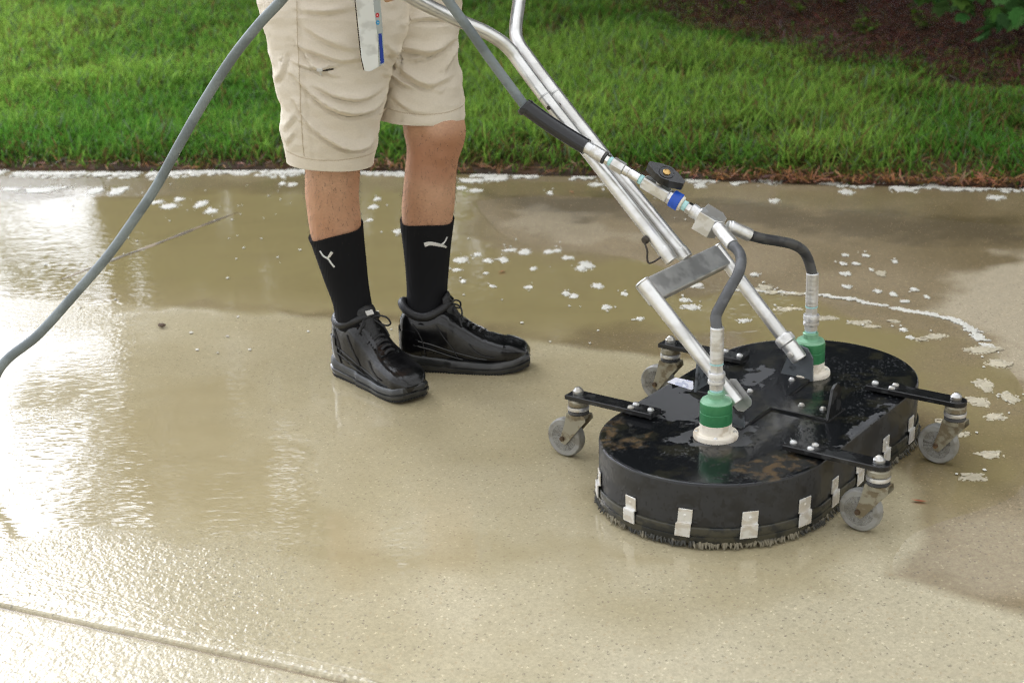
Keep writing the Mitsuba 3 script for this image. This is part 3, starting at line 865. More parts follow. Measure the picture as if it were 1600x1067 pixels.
# swivels, one over each disc
for s in (-1, 1):
    c = (0, s * .21, 0)
    mp('flange', lathe([(.0448, .1343), (.0456, .137), (.0452, .1425), (.0440, .1445), (.0340, .1450), (.0326, .1475), (.0322, .164), (.0318, .166)], c, m=40), 'm_flange', 30)
    for k in range(4):
        t = k * np.pi / 2 + .5
        mp('flange_screw', lathe([(.0042, .1445), (.0042, .1462), (.0024, .1475), (.0001, .1475)], (c[0] + .0385 * math.cos(t), c[1] + .0385 * math.sin(t), 0), m=10), 'm_zinc')
    mp('swivel', lathe([(.030, .1655), (.0322, .1660), (.0326, .168), (.0326, .1890), (.0316, .1898), (.0316, .1912), (.0326, .1920), (.0326, .2085), (.0316, .2105)], c, m=40), 'm_green', 30)
    mp('swivel_cap', lathe([(.0316, .2105), (.0290, .2150), (.0200, .2185), (.0172, .2190), (.0170, .2300), (.0150, .2320), (.0110, .2325)], c, m=40), 'm_pale_green', 30)
    mp('thread_tape', lathe([(.0118, .2318), (.0122, .2322), (.0122, .2362), (.0118, .2366)], c, m=20), 'm_teal', 30)
    mp('hex_nut', lathe([(.0130, .2362), (.0155, .2372), (.0155, .2470), (.0140, .2480)], c, sides=6), 'm_zinc', 20)
    mp('union_nut', lathe([(.0140, .2478), (.0172, .2490), (.0176, .2525), (.0172, .2560), (.0146, .2572), (.0146, .2608), (.0176, .2620), (.0180, .2665), (.0172, .2720), (.0140, .2735)], c, m=28), 'm_zinc', 30)
    mp('hex_stem', lathe([(.0122, .2730), (.0138, .2740), (.0138, .2880), (.0128, .2890)], c, sides=6), 'm_zinc', 20)
    mp('tape_ring', lathe([(.0126, .2888), (.0137, .2892), (.0137, .2918), (.0126, .2922)], c, m=24), 'm_teal', 30)
    pr = [(.0125, .2920), (.0138, .2930)]
    for k in range(7):
        z = .297 + k * .010
        pr += [(.0138, z), (.0134, z + .001), (.0134, z + .0022), (.0138, z + .0032)]
    pr += [(.0138, .3650), (.0128, .3665), (.0110, .3668)]
    mp('crimp_sleeve', lathe(pr, c, m=24), 'm_zinc', 30)

# manifold block, its two short hoses, and the valve line that feeds it
U0, U1 = np.array((-0.403, -0.062, 0.654)), np.array((-0.157, -0.004, 0.524))
ud = unit(U1 - U0)
UL = np.linalg.norm(U1 - U0)
BL = np.array((-0.136, 0, 0.511))
side_ = unit(np.array([0, 1.0, 0]) - ud * ud[1])
unorm = np.cross(ud, side_)
if unorm[2] < 0:
    unorm = -unorm
pent = Polygon([(-.025, -.026), (.012, -.026), (.026, -.012), (.026, .012), (.012, .026), (-.025, .026)])
bm = plate(pent, -.0215, .0215, .0012)
v = np.array(bm.vertices)
bm = trimesh.Trimesh(BL + v[:, :1] * ud + v[:, 1:2] * side_ * 1.0 + v[:, 2:3] * unorm, bm.faces if np.dot(np.cross(ud, side_), unorm) > 0 else bm.faces[:, ::-1], process=False)
mp('manifold_block', bm, 'm_zinc', 20)
for a0, a1, hp in (((-0.105, -0.02, 0.507), (-0.056, -0.048, 0.485), [(-0.056, -0.048, 0.485), (-0.032, -0.066, 0.478), (-0.015, -0.088, 0.468), (-0.005, -0.118, 0.451), (-0.005, -0.15, 0.43), (-0.005, -0.185, 0.406), (-0.007, -0.203, 0.385), (0, -.21, .360)]),
                   ((-0.102, 0.022, 0.501), (-0.069, 0.052, 0.479), [(-0.069, 0.052, 0.479), (-0.054, 0.08, 0.467), (-0.04, 0.12, 0.454), (-0.025, 0.16, 0.439), (-0.015, 0.19, 0.419), (-0.008, 0.205, 0.393), (0, .21, .360)])):
    a0, a1 = np.array(a0), np.array(a1)
    L = np.linalg.norm(a1 - a0)
    mp('hose_ferrule', lathe([(.0110, -.006), (.0125, -.004), (.0125, 0), (.0142, .002), (.0142, L - .006), (.0132, L), (.011, L)], a0, a1 - a0, 24), 'm_zinc', 30)
    mp('short_hose', tube(spline(hp, 10), .0112, 16), 'm_grey_rubber' if a0[1] < 0 else 'm_rubber', 50)


def line_part(name, pr, bsdf, sides=None, sm=30):
    mp(name, lathe([(r, t) for r, t in pr], U0, ud, 26, sides), bsdf, sm)


def seg(r, t0, t1, b=.0012):
    return [(r - b * 1.2, t0), (r, t0 + b), (r, t1 - b), (r - b * 1.2, t1)]


S = UL / .33
line_part('coupler_nut', [(.0118, 0), (.0135, .001), (.0135, .016), (.0145, .017), (.0145, .045), (.0138, .0455)], 'm_zinc')
line_part('coupler_ring', seg(.0142, .0455, .051), 'm_rubber')
line_part('hex_bush', seg(.0112, .051, .060), 'm_chrome', 6, 20)
line_part('thread_tape', seg(.0105, .0602, .067), 'm_teal')
line_part('hex_coupling', seg(.0142, .067, .096), 'm_zinc', 6, 20)
line_part('nipple', [(.0085, .096), (.0112, .097), (.0112, .108), (.0104, .109), (.0104, .112), (.0112, .113), (.0112, .134), (.009, .135)], 'm_chrome')
line_part('thread_tape', seg(.0105, .135, .143), 'm_teal')
vb = U0 + ud * .176
mp('valve_body', cat(box((.064, .024, .026), vb, np.array([ud, side_, unorm]), .003), lathe([(.010, .143), (.0128, .145), (.0128, .152)], U0, ud, 24)), 'm_zinc', 20)
mp('valve_spindle', lathe([(.006, .0), (.006, .022)], vb + unorm * .010, unorm, 14), 'm_zinc')
kc = vb + unorm * .036 + np.array([.006, 0, 0])
kn = unit(unorm + np.array([.10, -.35, .1]))
kx = unit(ud - kn * (ud @ kn))
ky = np.cross(kn, kx)
knob2d = shapely.union_all([Point(0, 0).buffer(.0195), Polygon([(-.041, -.0035), (-.041, .0035), (-.016, .016), (.016, .016), (.041, .0035), (.041, -.0035), (.016, -.016), (-.016, -.016)])]).buffer(.002).simplify(.0004)
km = plate(knob2d, -.011, .008, .004)
kv = np.array(km.vertices)
mp('valve_knob', trimesh.Trimesh(kc + kv[:, :1] * kx + kv[:, 1:2] * ky + kv[:, 2:] * kn, km.faces, process=False), 'm_knob', 30, 'black winged knob of the valve')
mp('knob_rim', lathe([(.0142, .0075), (.0160, .0095), (.0168, .0095), (.0172, .0078)], kc, kn, 28), 'm_knob', 40)
mp('knob_nut', lathe([(.0085, .0078), (.0085, .0105), (.0060, .0115), (.0045, .0098), (.0001, .0098)], kc, kn, sides=8), 'm_brass', 30)
line_part('valve_collar', [(.011, .206), (.0155, .208), (.0155, .214)], 'm_zinc', 6, 20)
line_part('blue_band', seg(.0188, .2142, .2355), 'm_blue')
line_part('valve_end', [(.0180, .2356), (.0160, .2362), (.0160, .2395), (.012, .2405), (.0105, .241)], 'm_flange')
line_part('thread_tape', seg(.0110, .241, .251), 'm_teal')
line_part('plug_nut', seg(.0128, .251, .262), 'm_chrome', 6, 20)
line_part('quick_coupler', [(.0120, .262), (.0150, .263), (.0150, .274), (.0138, .275), (.0138, .279), (.0165, .280), (.0165, .287), (.0142, .288), (.0142, .291), (.0168, .292), (.0168, .298), (.0150, .299)], 'm_zinc')
line_part('coupler_ring', seg(.0152, .299, .303), 'm_rubber')
line_part('stud', [(.0095, .303), (.0105, .304), (.0105, .314), (.0095, .315)], 'm_teal')
line_part('hex_nut', seg(.0125, .315, UL + .004 if UL > .33 else .336), 'm_chrome', 6, 20)

# casters on their arms
wheel_prof = [(.0150, -.0085), (.0262, -.0085), (.0285, -.0105), (.0300, -.0112), (.0400, -.0108), (.0424, -.0085), (.0432, -.0030), (.0432, .0030), (.0424, .0085), (.0400, .0108), (.0300, .0112), (.0285, .0105), (.0262, .0085), (.0150, .0085)]


def arm_poly(s):
    if s > 0:
        return shapely.union_all([Point(.345, 0).buffer(.0205, 12), shapely.box(.150, -.0205, .345, .0205)])
    return shapely.box(-.364, -.0205, -.150, .0205)


fork_side = Polygon([(-.024, .018), (.020, .018), (.022, .008), (.010, -.006), (-.022, -.046), (-.030, -.055), (-.040, -.052), (-.040, -.040), (-.030, -.010)]).buffer(.001)
fs = plate(fork_side, 0, .0028, .0006)
fv = np.array(fs.vertices)
for s in (-1, 1):
    for t in (-1, 1):
        a0 = t * .192
        AR = f'{SC}__caster_arm' + ('' if (s, t) == (-1, -1) else f'_{(s + 1) + (t + 1) // 2:03d}')
        m = plate(arm_poly(s), .1405, .1505, .0015)
        m.apply_translation((0, a0, 0))
        scene[AR] = mikit.ply(m, 'm_black_steel', smooth=25, to_world=MW)
        for bu, bv in ((.163, 0), (.205, .010), (.205, -.010)):
            mp(AR[len(SC) + 2:] + '__bolt', lathe([(.0074, .1505), (.0076, .1513), (.0070, .1535), (.0052, .1556), (.0026, .1566), (.0001, .1568)], (s * bu, a0 + bv, 0), m=18), 'm_bolt', 60)
        CA = 'caster' + ('' if (s, t) == (-1, -1) else f'_{(s + 1) + (t + 1) // 2:03d}')
        cx = s * .343
        ax = cx - .032
        mp(CA + '__stem_nut', lathe([(.0110, .1505), (.0118, .1515), (.0118, .1580), (.0100, .1592), (.0080, .1625), (.0042, .1655), (.0001, .1662)], (cx, a0, 0), m=20), 'm_bolt', 40)
        mp(CA + '__bearing', lathe([(.020, .106), (.0225, .108), (.0225, .113), (.0205, .1145)], (cx, a0, 0), m=28), 'm_rubber', 30)
        mp(CA + '__race', lathe([(.0205, .1145), (.0232, .1160), (.0238, .1200), (.0232, .1238), (.0180, .1250)], (cx, a0, 0), m=28), 'm_zinc', 40)
        mp(CA + '__swivel_plate', lathe([(.0180, .1250), (.0225, .1262), (.0222, .1360), (.0180, .1404)], (cx, a0, 0), m=28), 'm_fork', 40)
        parts = []
        for sd in (-1, 1):
            y0 = a0 + sd * .0145 - .0014
            parts.append(trimesh.Trimesh(np.c_[cx + .004 + fv[:, 0], y0 + fv[:, 2], .088 + fv[:, 1]], fs.faces[:, ::-1], process=False))
        parts.append(box((.044, .032, .0035), (cx + .001, a0, .1055), bevel=.001))
        parts.append(lathe([(.0215, .098), (.0220, .1065)], (cx, a0, 0), m=24))
        mp(CA + '__fork', cat(*parts), 'm_fork', 25)
        mp(CA + '__wheel', lathe(wheel_prof[3:-3], (ax, a0, .0455), (0, 1, 0), 40), 'm_tyre', 40)
        mp(CA + '__hub', cat(lathe([(.0001, -.0065), (.0085, -.0065), (.0095, -.005), (.018, -.0030), (.0255, -.0040), (.0272, -.0102), (.0302, -.0112)], (ax, a0, .0455), (0, 1, 0), 32),
                             lathe([(.0302, .0112), (.0272, .0102), (.0255, .0040), (.018, .0030), (.0095, .005), (.0085, .0065), (.0001, .0065)], (ax, a0, .0455), (0, 1, 0), 32)), 'm_hub', 40)
        mp(CA + '__axle', lathe([(.0001, -.0215), (.0050, -.0212), (.0056, -.0195), (.0056, .0195), (.0050, .0212), (.0001, .0215)], (ax, a0, .0455), (0, 1, 0), 8), 'm_rust', 20)

# ------------------------------------------------------------------ the hose
HS = 'pressure_hose'
tag(HS, 'grey high pressure hose looping past the beige shorts into a black sleeve at the handle', 'hose')


def mw(pt):
    """machine axes -> world"""
    q = np.asarray(pt, float)
    return np.array([MO[0] + q[0] * MC - q[1] * MS, MO[1] + q[0] * MS + q[1] * MC, q[2]])


SL = [mw(q) for q in ((-0.4, -0.062, 0.653), (-0.428, -0.066, 0.666), (-0.46, -0.072, 0.683), (-0.495, -0.08, 0.704), (-0.537, -0.09, 0.732))]
HA = [mw(q) for q in ((-0.537, -0.09, 0.732), (-0.568, -0.103, 0.777), (-0.598, -0.128, 0.834), (-0.62, -0.162, 0.894), (-0.65, -0.195, 0.96), (-0.666, -0.215, 1.003))]
HB = [(-0.147, 3.42, 1.062), (-0.184, 3.36, 1.125), (-0.25, 3.33, 1.142), (-0.327, 3.33, 1.107), (-0.395, 3.34, 1.04), (-0.439, 3.36, 0.989), (-0.491, 3.38, 0.939), (-0.555, 3.4, 0.868), (-0.624, 3.42, 0.776), (-0.688, 3.43, 0.681), (-0.742, 3.44, 0.598), (-0.794, 3.44, 0.53), (-0.86, 3.44, 0.449), (-0.935, 3.43, 0.371), (-1.024, 3.41, 0.283), (-1.11, 3.39, 0.216), (-1.17, 3.36, .095), (-1.30, 3.30, .035), (-1.46, 3.18, .013), (-1.70, 2.90, .0115), (-1.95, 2.3, .0115), (-2.0, 1.4, .0115), (-1.7, .4, .0115), (-1.2, -.8, .0115)]
add(HS + '__hose', tube(spline(HA + HB, 12), .0106, 18), 'm_hose', 60)
add(HS + '__sleeve', tube(spline(SL, 10), .0172, 20), 'm_sleeve', 50, 'glossy black bend sleeve')
e0, e1 = SL[-1], HA[1]
add(HS + '__sleeve_lip', lathe([(.0172, -.012), (.0195, -.010), (.0200, -.002), (.0185, .002), (.0120, .003)], e0, e1 - e0, 24), 'm_sleeve', 40)

# ------------------------------------------------------------------ the person: legs, shorts, socks, shoes; upper body above the frame
PE = 'person'
tag(PE, 'person in beige cargo shorts, black crew socks and black trainers pushing the cleaner', 'person')
YA, YB = 3.86, 3.95                                   # how far away the two legs stand


def rings_from(rows, ratio, m=40, power=2.0, turn=0.0):
    """rows: (left (x, z), right (x, z), depth y): elliptic sections of a limb"""
    out = []
    a = np.arange(m) * 2 * np.pi / m
    for (xl, zl), (xr, zr), y in rows:
        c = np.array([(xl + xr) / 2, y, (zl + zr) / 2])
        r = math.hypot(xr - xl, zr - zl) / 2
        ax = np.array([xr - xl, 0, zr - zl]) / (2 * r)
        q = np.sign(np.cos(a)) * np.abs(np.cos(a)) ** (2 / power), np.sign(np.sin(a)) * np.abs(np.sin(a)) ** (2 / power)
        out.append(c + r * q[0][:, None] * ax + r * ratio * q[1][:, None] * np.array([0, 1.0, 0]))
    return np.array(out)


def smooth_rows(rows, n=6):
    f = np.array([[*l, *r, y] for l, r, y in rows])
    s = spline(f, n)
    return [((q[0], q[1]), (q[2], q[3]), q[4]) for q in s]


LEG_A = smooth_rows([((-0.452, 0.744), (-0.339, 0.741), 3.90), ((-0.466, 0.639), (-0.339, 0.635), 3.875), ((-0.476, 0.555), (-0.341, 0.551), 3.86), ((-0.478, 0.529), (-0.347, 0.525), 3.86), ((-0.483, 0.47), (-0.355, 0.466), 3.865), ((-0.481, 0.407), (-0.354, 0.403), 3.87), ((-0.476, 0.356), (-0.354, 0.352), 3.87), ((-0.462, 0.302), (-0.351, 0.299), 3.865), ((-0.446, 0.245), (-0.348, 0.242), 3.86), ((-0.43, 0.196), (-0.342, 0.193), 3.85), ((-0.425, 0.159), (-0.336, 0.157), 3.845), ((-0.422, 0.133), (-0.337, 0.13), 3.848)])
LEG_B = smooth_rows([((-0.232, 0.767), (-0.129, 0.764), 3.98), ((-0.239, 0.691), (-0.117, 0.687), 3.965), ((-0.247, 0.632), (-0.101, 0.628), 3.95), ((-0.246, 0.59), (-0.096, 0.586), 3.94), ((-0.241, 0.559), (-0.104, 0.55), 3.94), ((-0.243, 0.519), (-0.117, 0.516), 3.945), ((-0.251, 0.472), (-0.124, 0.468), 3.955), ((-0.26, 0.416), (-0.129, 0.412), 3.96), ((-0.262, 0.359), (-0.139, 0.356), 3.96), ((-0.258, 0.302), (-0.148, 0.299), 3.955), ((-0.255, 0.244), (-0.155, 0.241), 3.95), ((-0.254, 0.194), (-0.16, 0.192), 3.94), ((-0.256, 0.153), (-0.162, 0.15), 3.925), ((-0.255, 0.127), (-0.163, 0.125), 3.912)])
RATIO = 1.06
ankleA, ankleB = np.array((-0.365, 3.84, 0.118)), np.array((-0.209, 3.93, 0.119))

# bare body: legs, hips, torso, arms, hands, neck and head as one surface
HIP = np.array([-.335, 4.00, .90])
FACE = np.array([.80, -.60, 0])                         # where he faces
SIDE = np.array([-.60, -.80, 0])                        # his right hand's side


def at(f, s, z):
    return HIP * (1, 1, 0) + FACE * f + SIDE * s + np.array([0, 0, z])


grip = [mw(q) for q in (LT[-2], LT[-1], RT[-2], RT[-1])]
hands = [((grip[0] + grip[1]) / 2, unit(grip[1] - grip[0]), 1), ((grip[2] + grip[3]) / 2, unit(grip[3] - grip[2]), -1)]
J = {'pelvis': (at(0, 0, .98), .12), 'hipA': (at(.0, .085, .93), .095), 'hipB': (at(0, -.085, .93), .095), 'waist': (at(.01, 0, 1.10), .115), 'chestA': (at(.02, .09, 1.33), .105), 'chestB': (at(.02, -.09, 1.33), .105),
     'shA': (at(.03, .185, 1.43), .062), 'shB': (at(.03, -.185, 1.43), .062), 'neck': (at(.04, 0, 1.50), .056), 'head0': (at(.075, 0, 1.59), .062)}
BN = [('pelvis', 'hipA'), ('pelvis', 'hipB'), ('pelvis', 'waist'), ('waist', 'chestA'), ('waist', 'chestB'), ('chestA', 'chestB'), ('chestA', 'shA'), ('chestB', 'shB'), ('chestA', 'neck'), ('chestB', 'neck'), ('neck', 'head0')]
for nm, rows in (('A', LEG_A), ('B', LEG_B)):
    k = rows[0]
    J['thigh' + nm] = (((k[0][0] + k[1][0]) / 2, k[2], (k[0][1] + k[1][1]) / 2), .042)
    BN.append(('hip' + nm, 'thigh' + nm))
for hc, hd, s in hands:
    nm = 'A' if s > 0 else 'B'
    sh = np.array(J['sh' + nm][0])
    wr = hc + np.array([0, 0, .035]) - FACE * .075
    mid = (sh + wr) / 2 + SIDE * s * .07 - FACE * .10 - np.array([0, 0, .06])
    J.update({'el' + nm: (mid, .041), 'fore' + nm: (mid * .7 + wr * .3, .042), 'wr' + nm: (wr, .027)})
    BN += [('sh' + nm, 'el' + nm), ('el' + nm, 'fore' + nm), ('fore' + nm, 'wr' + nm)]
    pu = unit(hc - wr)
    up_ = unit(np.cross(hd, pu))
    if up_[2] < 0:
        up_ = -up_
    for i in range(4):
        o = hd * (.031 - .0205 * i)
        L = (.9, 1.0, .95, .78)[i]
        pts = [(wr + o * .7 + pu * .015, .013), (hc + o + up_ * .027 - pu * .012, .0108), (hc + o + up_ * .020 + pu * .022 * L, .0092), (hc + o - up_ * .012 + pu * .029 * L, .0085), (hc + o - up_ * .028 + pu * .010 * L, .0078)]
        for q, (pp, r) in enumerate(pts):
            J[f'f{nm}{i}{q}'] = (pp, r)
            if q:
                BN.append((f'f{nm}{i}{q - 1}', f'f{nm}{i}{q}'))
        BN.append(('wr' + nm, f'f{nm}{i}0'))
        if i:
            BN.append((f'f{nm}{i - 1}0', f'f{nm}{i}1'))
    tb = [(wr + hd * .020, .014), (hc + hd * .040 - pu * .020 + up_ * .006, .0115), (hc + hd * .036 + pu * .006 - up_ * .024, .0098), (hc + hd * .020 + pu * .018 - up_ * .027, .0085)]
    for q, (pp, r) in enumerate(tb):
        J[f't{nm}{q}'] = (pp, r)
        if q:
            BN.append((f't{nm}{q - 1}', f't{nm}{q}'))
core = hulls(J, BN)
head = m3.Manifold.sphere(1, 40).scale([.098, .076, .118])
nose = m3.Manifold.batch_hull([m3.Manifold.sphere(.010, 12).translate([.098, 0, .005]), m3.Manifold.sphere(.013, 12).translate([.108, 0, -.030]), m3.Manifold.sphere(.015, 12).translate([.088, .008, -.034]), m3.Manifold.sphere(.015, 12).translate([.088, -.008, -.034])])
chin = m3.Manifold.batch_hull([m3.Manifold.sphere(.030, 16).translate([.060, 0, -.098]), m3.Manifold.sphere(.045, 16).translate([.02, .03, -.055]), m3.Manifold.sphere(.045, 16).translate([.02, -.03, -.055])])
mouth = m3.Manifold.batch_hull([m3.Manifold.sphere(.009, 12).translate([.086, .02, -.064]), m3.Manifold.sphere(.011, 12).translate([.092, 0, -.063]), m3.Manifold.sphere(.009, 12).translate([.086, -.02, -.064])])
brow = m3.Manifold.batch_hull([m3.Manifold.sphere(.010, 12).translate([.085, .038, .026]), m3.Manifold.sphere(.012, 12).translate([.093, 0, .024]), m3.Manifold.sphere(.010, 12).translate([.085, -.038, .026])])
ears = [m3.Manifold.sphere(1, 16).scale([.022, .009, .032]).translate([-.002, s * .077, -.008]) for s in (1, -1)]
sockets = [m3.Manifold.sphere(.014, 16).translate([.092, s * .031, .005]) for s in (1, -1)]
head = m3.Manifold.batch_boolean([head, nose, chin, mouth, brow] + ears, m3.OpType.Add) - m3.Manifold.batch_boolean(sockets, m3.OpType.Add)
face_deg = math.degrees(math.atan2(FACE[1], FACE[0]))
HC = at(.095, 0, 1.665)
head = head.rotate([0, 14, 0]).rotate([0, 0, face_deg]).translate(list(map(float, HC)))
legs = [to_man(grid(rings_from(r, RATIO))) for r in (LEG_A, LEG_B)]
body = as_mesh(m3.Manifold.batch_boolean([core, head] + legs, m3.OpType.Add).simplify(.0012).refine_to_length(.011))
trimesh.smoothing.filter_taubin(body, iterations=8)
# kneecap, the hollows beside it, shin bones and calves
bv, bn = np.array(body.vertices), np.array(body.vertex_normals)
d_ = np.zeros(len(bv))
for (x, z), r, amp in (((-0.145, 0.602), .032, .015), ((-0.206, 0.592), .020, -.009), ((-0.105, 0.552), .016, -.006), ((-0.154, 0.541), .016, .007), ((-0.19, 0.622), .022, .005), ((-0.182, 0.52), .02, -.004), ((-0.219, 0.457), .045, .004), ((-0.438, 0.473), .04, .003)):
    d_ += amp * np.exp(-((bv[:, 0] - x) ** 2 + (bv[:, 2] - z) ** 2) / r ** 2)
for p0, p1, amp in (((-0.386, 0.545), (-0.368, 0.252), .0035), ((-0.146, 0.516), (-0.176, 0.234), .0035)):
    p0, p1 = np.array(p0), np.array(p1)
    e = p1 - p0
    t = np.clip(((bv[:, [0, 2]] - p0) @ e) / (e @ e), 0, 1)
    d2 = ((bv[:, [0, 2]] - p0 - t[:, None] * e) ** 2).sum(1)
    d_ += 1.5 * amp * np.exp(-d2 / .011 ** 2)
front_ = np.clip(-bn[:, 1] * 1.5, 0, 1) * (bv[:, 2] < .75) * np.clip((bv[:, 2] - np.where(bv[:, 0] < -.28, .415, .40)) / .04, 0, 1)
body.vertices = bv + bn * (d_ * front_)[:, None]
add(PE + '__body', body, 'm_skin', True)
# fine dark hair on the shins and calves
hr = np.random.default_rng(5)
tri = body.triangles_center
ok = np.where((tri[:, 2] > .33) & (tri[:, 2] < .60) & (np.abs(tri[:, 1] - 3.9) < .2))[0]
pick = hr.choice(ok, 1500, p=body.area_faces[ok] / body.area_faces[ok].sum())
hv = []
for i in pick:
    w_ = hr.dirichlet((1, 1, 1))
    o = w_ @ body.vertices[body.faces[i]]
    n_ = body.face_normals[i]
    dn = unit(np.array([hr.normal(0, .35), hr.normal(0, .35), -1.0]) + n_ * .55)
    l = hr.uniform(.006, .015)
    hv.append(tube(np.array([o - n_ * .0004, o + dn * l * .5 + n_ * .001, o + dn * l]), [.00024, .0002, .00005], 3, False))
add(PE + '__leg_hair', cat(*hv), 'm_hair', False, 'fine dark hair on the bare legs', kind='stuff')
for s in (1, -1):
    q = HC + FACE * .082 + SIDE * s * .031 + np.array([0, 0, -.016])
    add(PE + '__eye', trimesh.creation.icosphere(3, .0125).apply_translation(q), 'm_white_vinyl', True)
hair = m3.Manifold.sphere(1, 40).scale([.106, .084, .108]).translate([-.012, 0, .026]) - m3.Manifold.cube([.2, .3, .2], True).translate([.135, 0, -.04]) - m3.Manifold.cube([.4, .3, .2], True).translate([.05, 0, -.14])
hair = as_mesh(hair.rotate([0, 14, 0]).rotate([0, 0, face_deg]).translate(list(map(float, HC))).refine_to_length(.012))
hair.vertices += (meshkit.fbm(np.array(hair.vertices) * 60, 2)[:, None] - .5) * .008
add(PE + '__hair', hair, 'm_hair', True)
# shirt
SJ = {k: (J[k][0], J[k][1] + .018) for k in ('pelvis', 'waist', 'chestA', 'chestB', 'shA', 'shB')}
SJ['neck'] = (at(.035, 0, 1.475), .066)
for nm in 'AB':
    SJ['sl' + nm] = (np.array(J['sh' + nm][0]) * .5 + np.array(J['el' + nm][0]) * .5, .066)
SJ['hem'] = (at(0, .03, 1.02), .185)
SJ['hem2'] = (at(0, -.05, 1.02), .175)
SJ['waist'] = (at(.01, 0, 1.13), .150)
shirt = hulls(SJ, [('hem', 'waist'), ('hem', 'hem2'), ('hem2', 'waist'), ('waist', 'chestA'), ('waist', 'chestB'), ('chestA', 'chestB'), ('chestA', 'shA'), ('chestB', 'shB'), ('chestA', 'neck'), ('chestB', 'neck'), ('shA', 'slA'), ('shB', 'slB')])
shirt = as_mesh((shirt - m3.Manifold.cube([3, 3, 1], True).translate([float(HIP[0]), float(HIP[1]), .475])).refine_to_length(.025))
trimesh.smoothing.filter_taubin(shirt, iterations=12)
shirt.vertices += (meshkit.fbm(np.array(shirt.vertices) * 12, 3)[:, None] - .5) * .02 * np.array(shirt.vertex_normals)
add(PE + '__shirt', shirt, 'm_shirt', True)

# shorts: two legs and the seat, joined, with folds pressed into the cloth
SA = smooth_rows([((-0.514, 1.098), (-0.227, 1.089), 3.995), ((-0.55, 1.02), (-0.209, 1.01), 3.965), ((-0.569, 0.922), (-0.213, 0.911), 3.93), ((-0.55, 0.842), (-0.228, 0.833), 3.90), ((-0.539, 0.777), (-0.255, 0.768), 3.875), ((-0.529, 0.703), (-0.279, 0.696), 3.86), ((-0.524, 0.628), (-0.295, 0.621), 3.85), ((-0.52, 0.579), (-0.308, 0.566), 3.85), ((-0.519, 0.551), (-0.314, 0.536), 3.85)], 7)
SB = smooth_rows([((-0.284, 1.084), (-0.135, 1.08), 4.03), ((-0.288, 1.004), (-0.1, 0.998), 4.015), ((-0.285, 0.9), (-0.095, 0.894), 4.00), ((-0.288, 0.826), (-0.106, 0.821), 3.985), ((-0.295, 0.752), (-0.107, 0.754), 3.975), ((-0.302, 0.675), (-0.102, 0.677), 3.965), ((-0.305, 0.639), (-0.096, 0.628), 3.96), ((-0.305, 0.626), (-0.097, 0.615), 3.96)], 7)
RA, RB = rings_from(SA, .98, 56, 2.25), rings_from(SB, 1.0, 56, 2.2)


def hollow(rings, t=.004, depth=10):
    """closed at the top, open at the hem, with an inner face as deep as the last rings"""
    c = rings[-depth:].mean(1, keepdims=True)
    inner = (rings[-depth:] - c) * (1 - t / .07) + c
    return grid(np.concatenate([rings, inner[::-1]]))


seat = hulls({'a': (at(-.02, .09, .96), .13), 'b': (at(-.02, -.09, .97), .13), 'c': (at(0, 0, 1.08), .15), 'd': (at(-.02, .07, .86), .10), 'e': (at(-.04, -.05, .84), .10)}, [('a', 'b'), ('a', 'c'), ('b', 'c'), ('a', 'd'), ('b', 'e'), ('d', 'e')])
shorts = as_mesh((m3.Manifold.batch_boolean([to_man(hollow(RA)), to_man(hollow(RB)), seat], m3.OpType.Add)).refine_to_length(.0058))
V, N = np.array(shorts.vertices), np.array(shorts.vertex_normals)
adj = shorts.vertex_neighbors
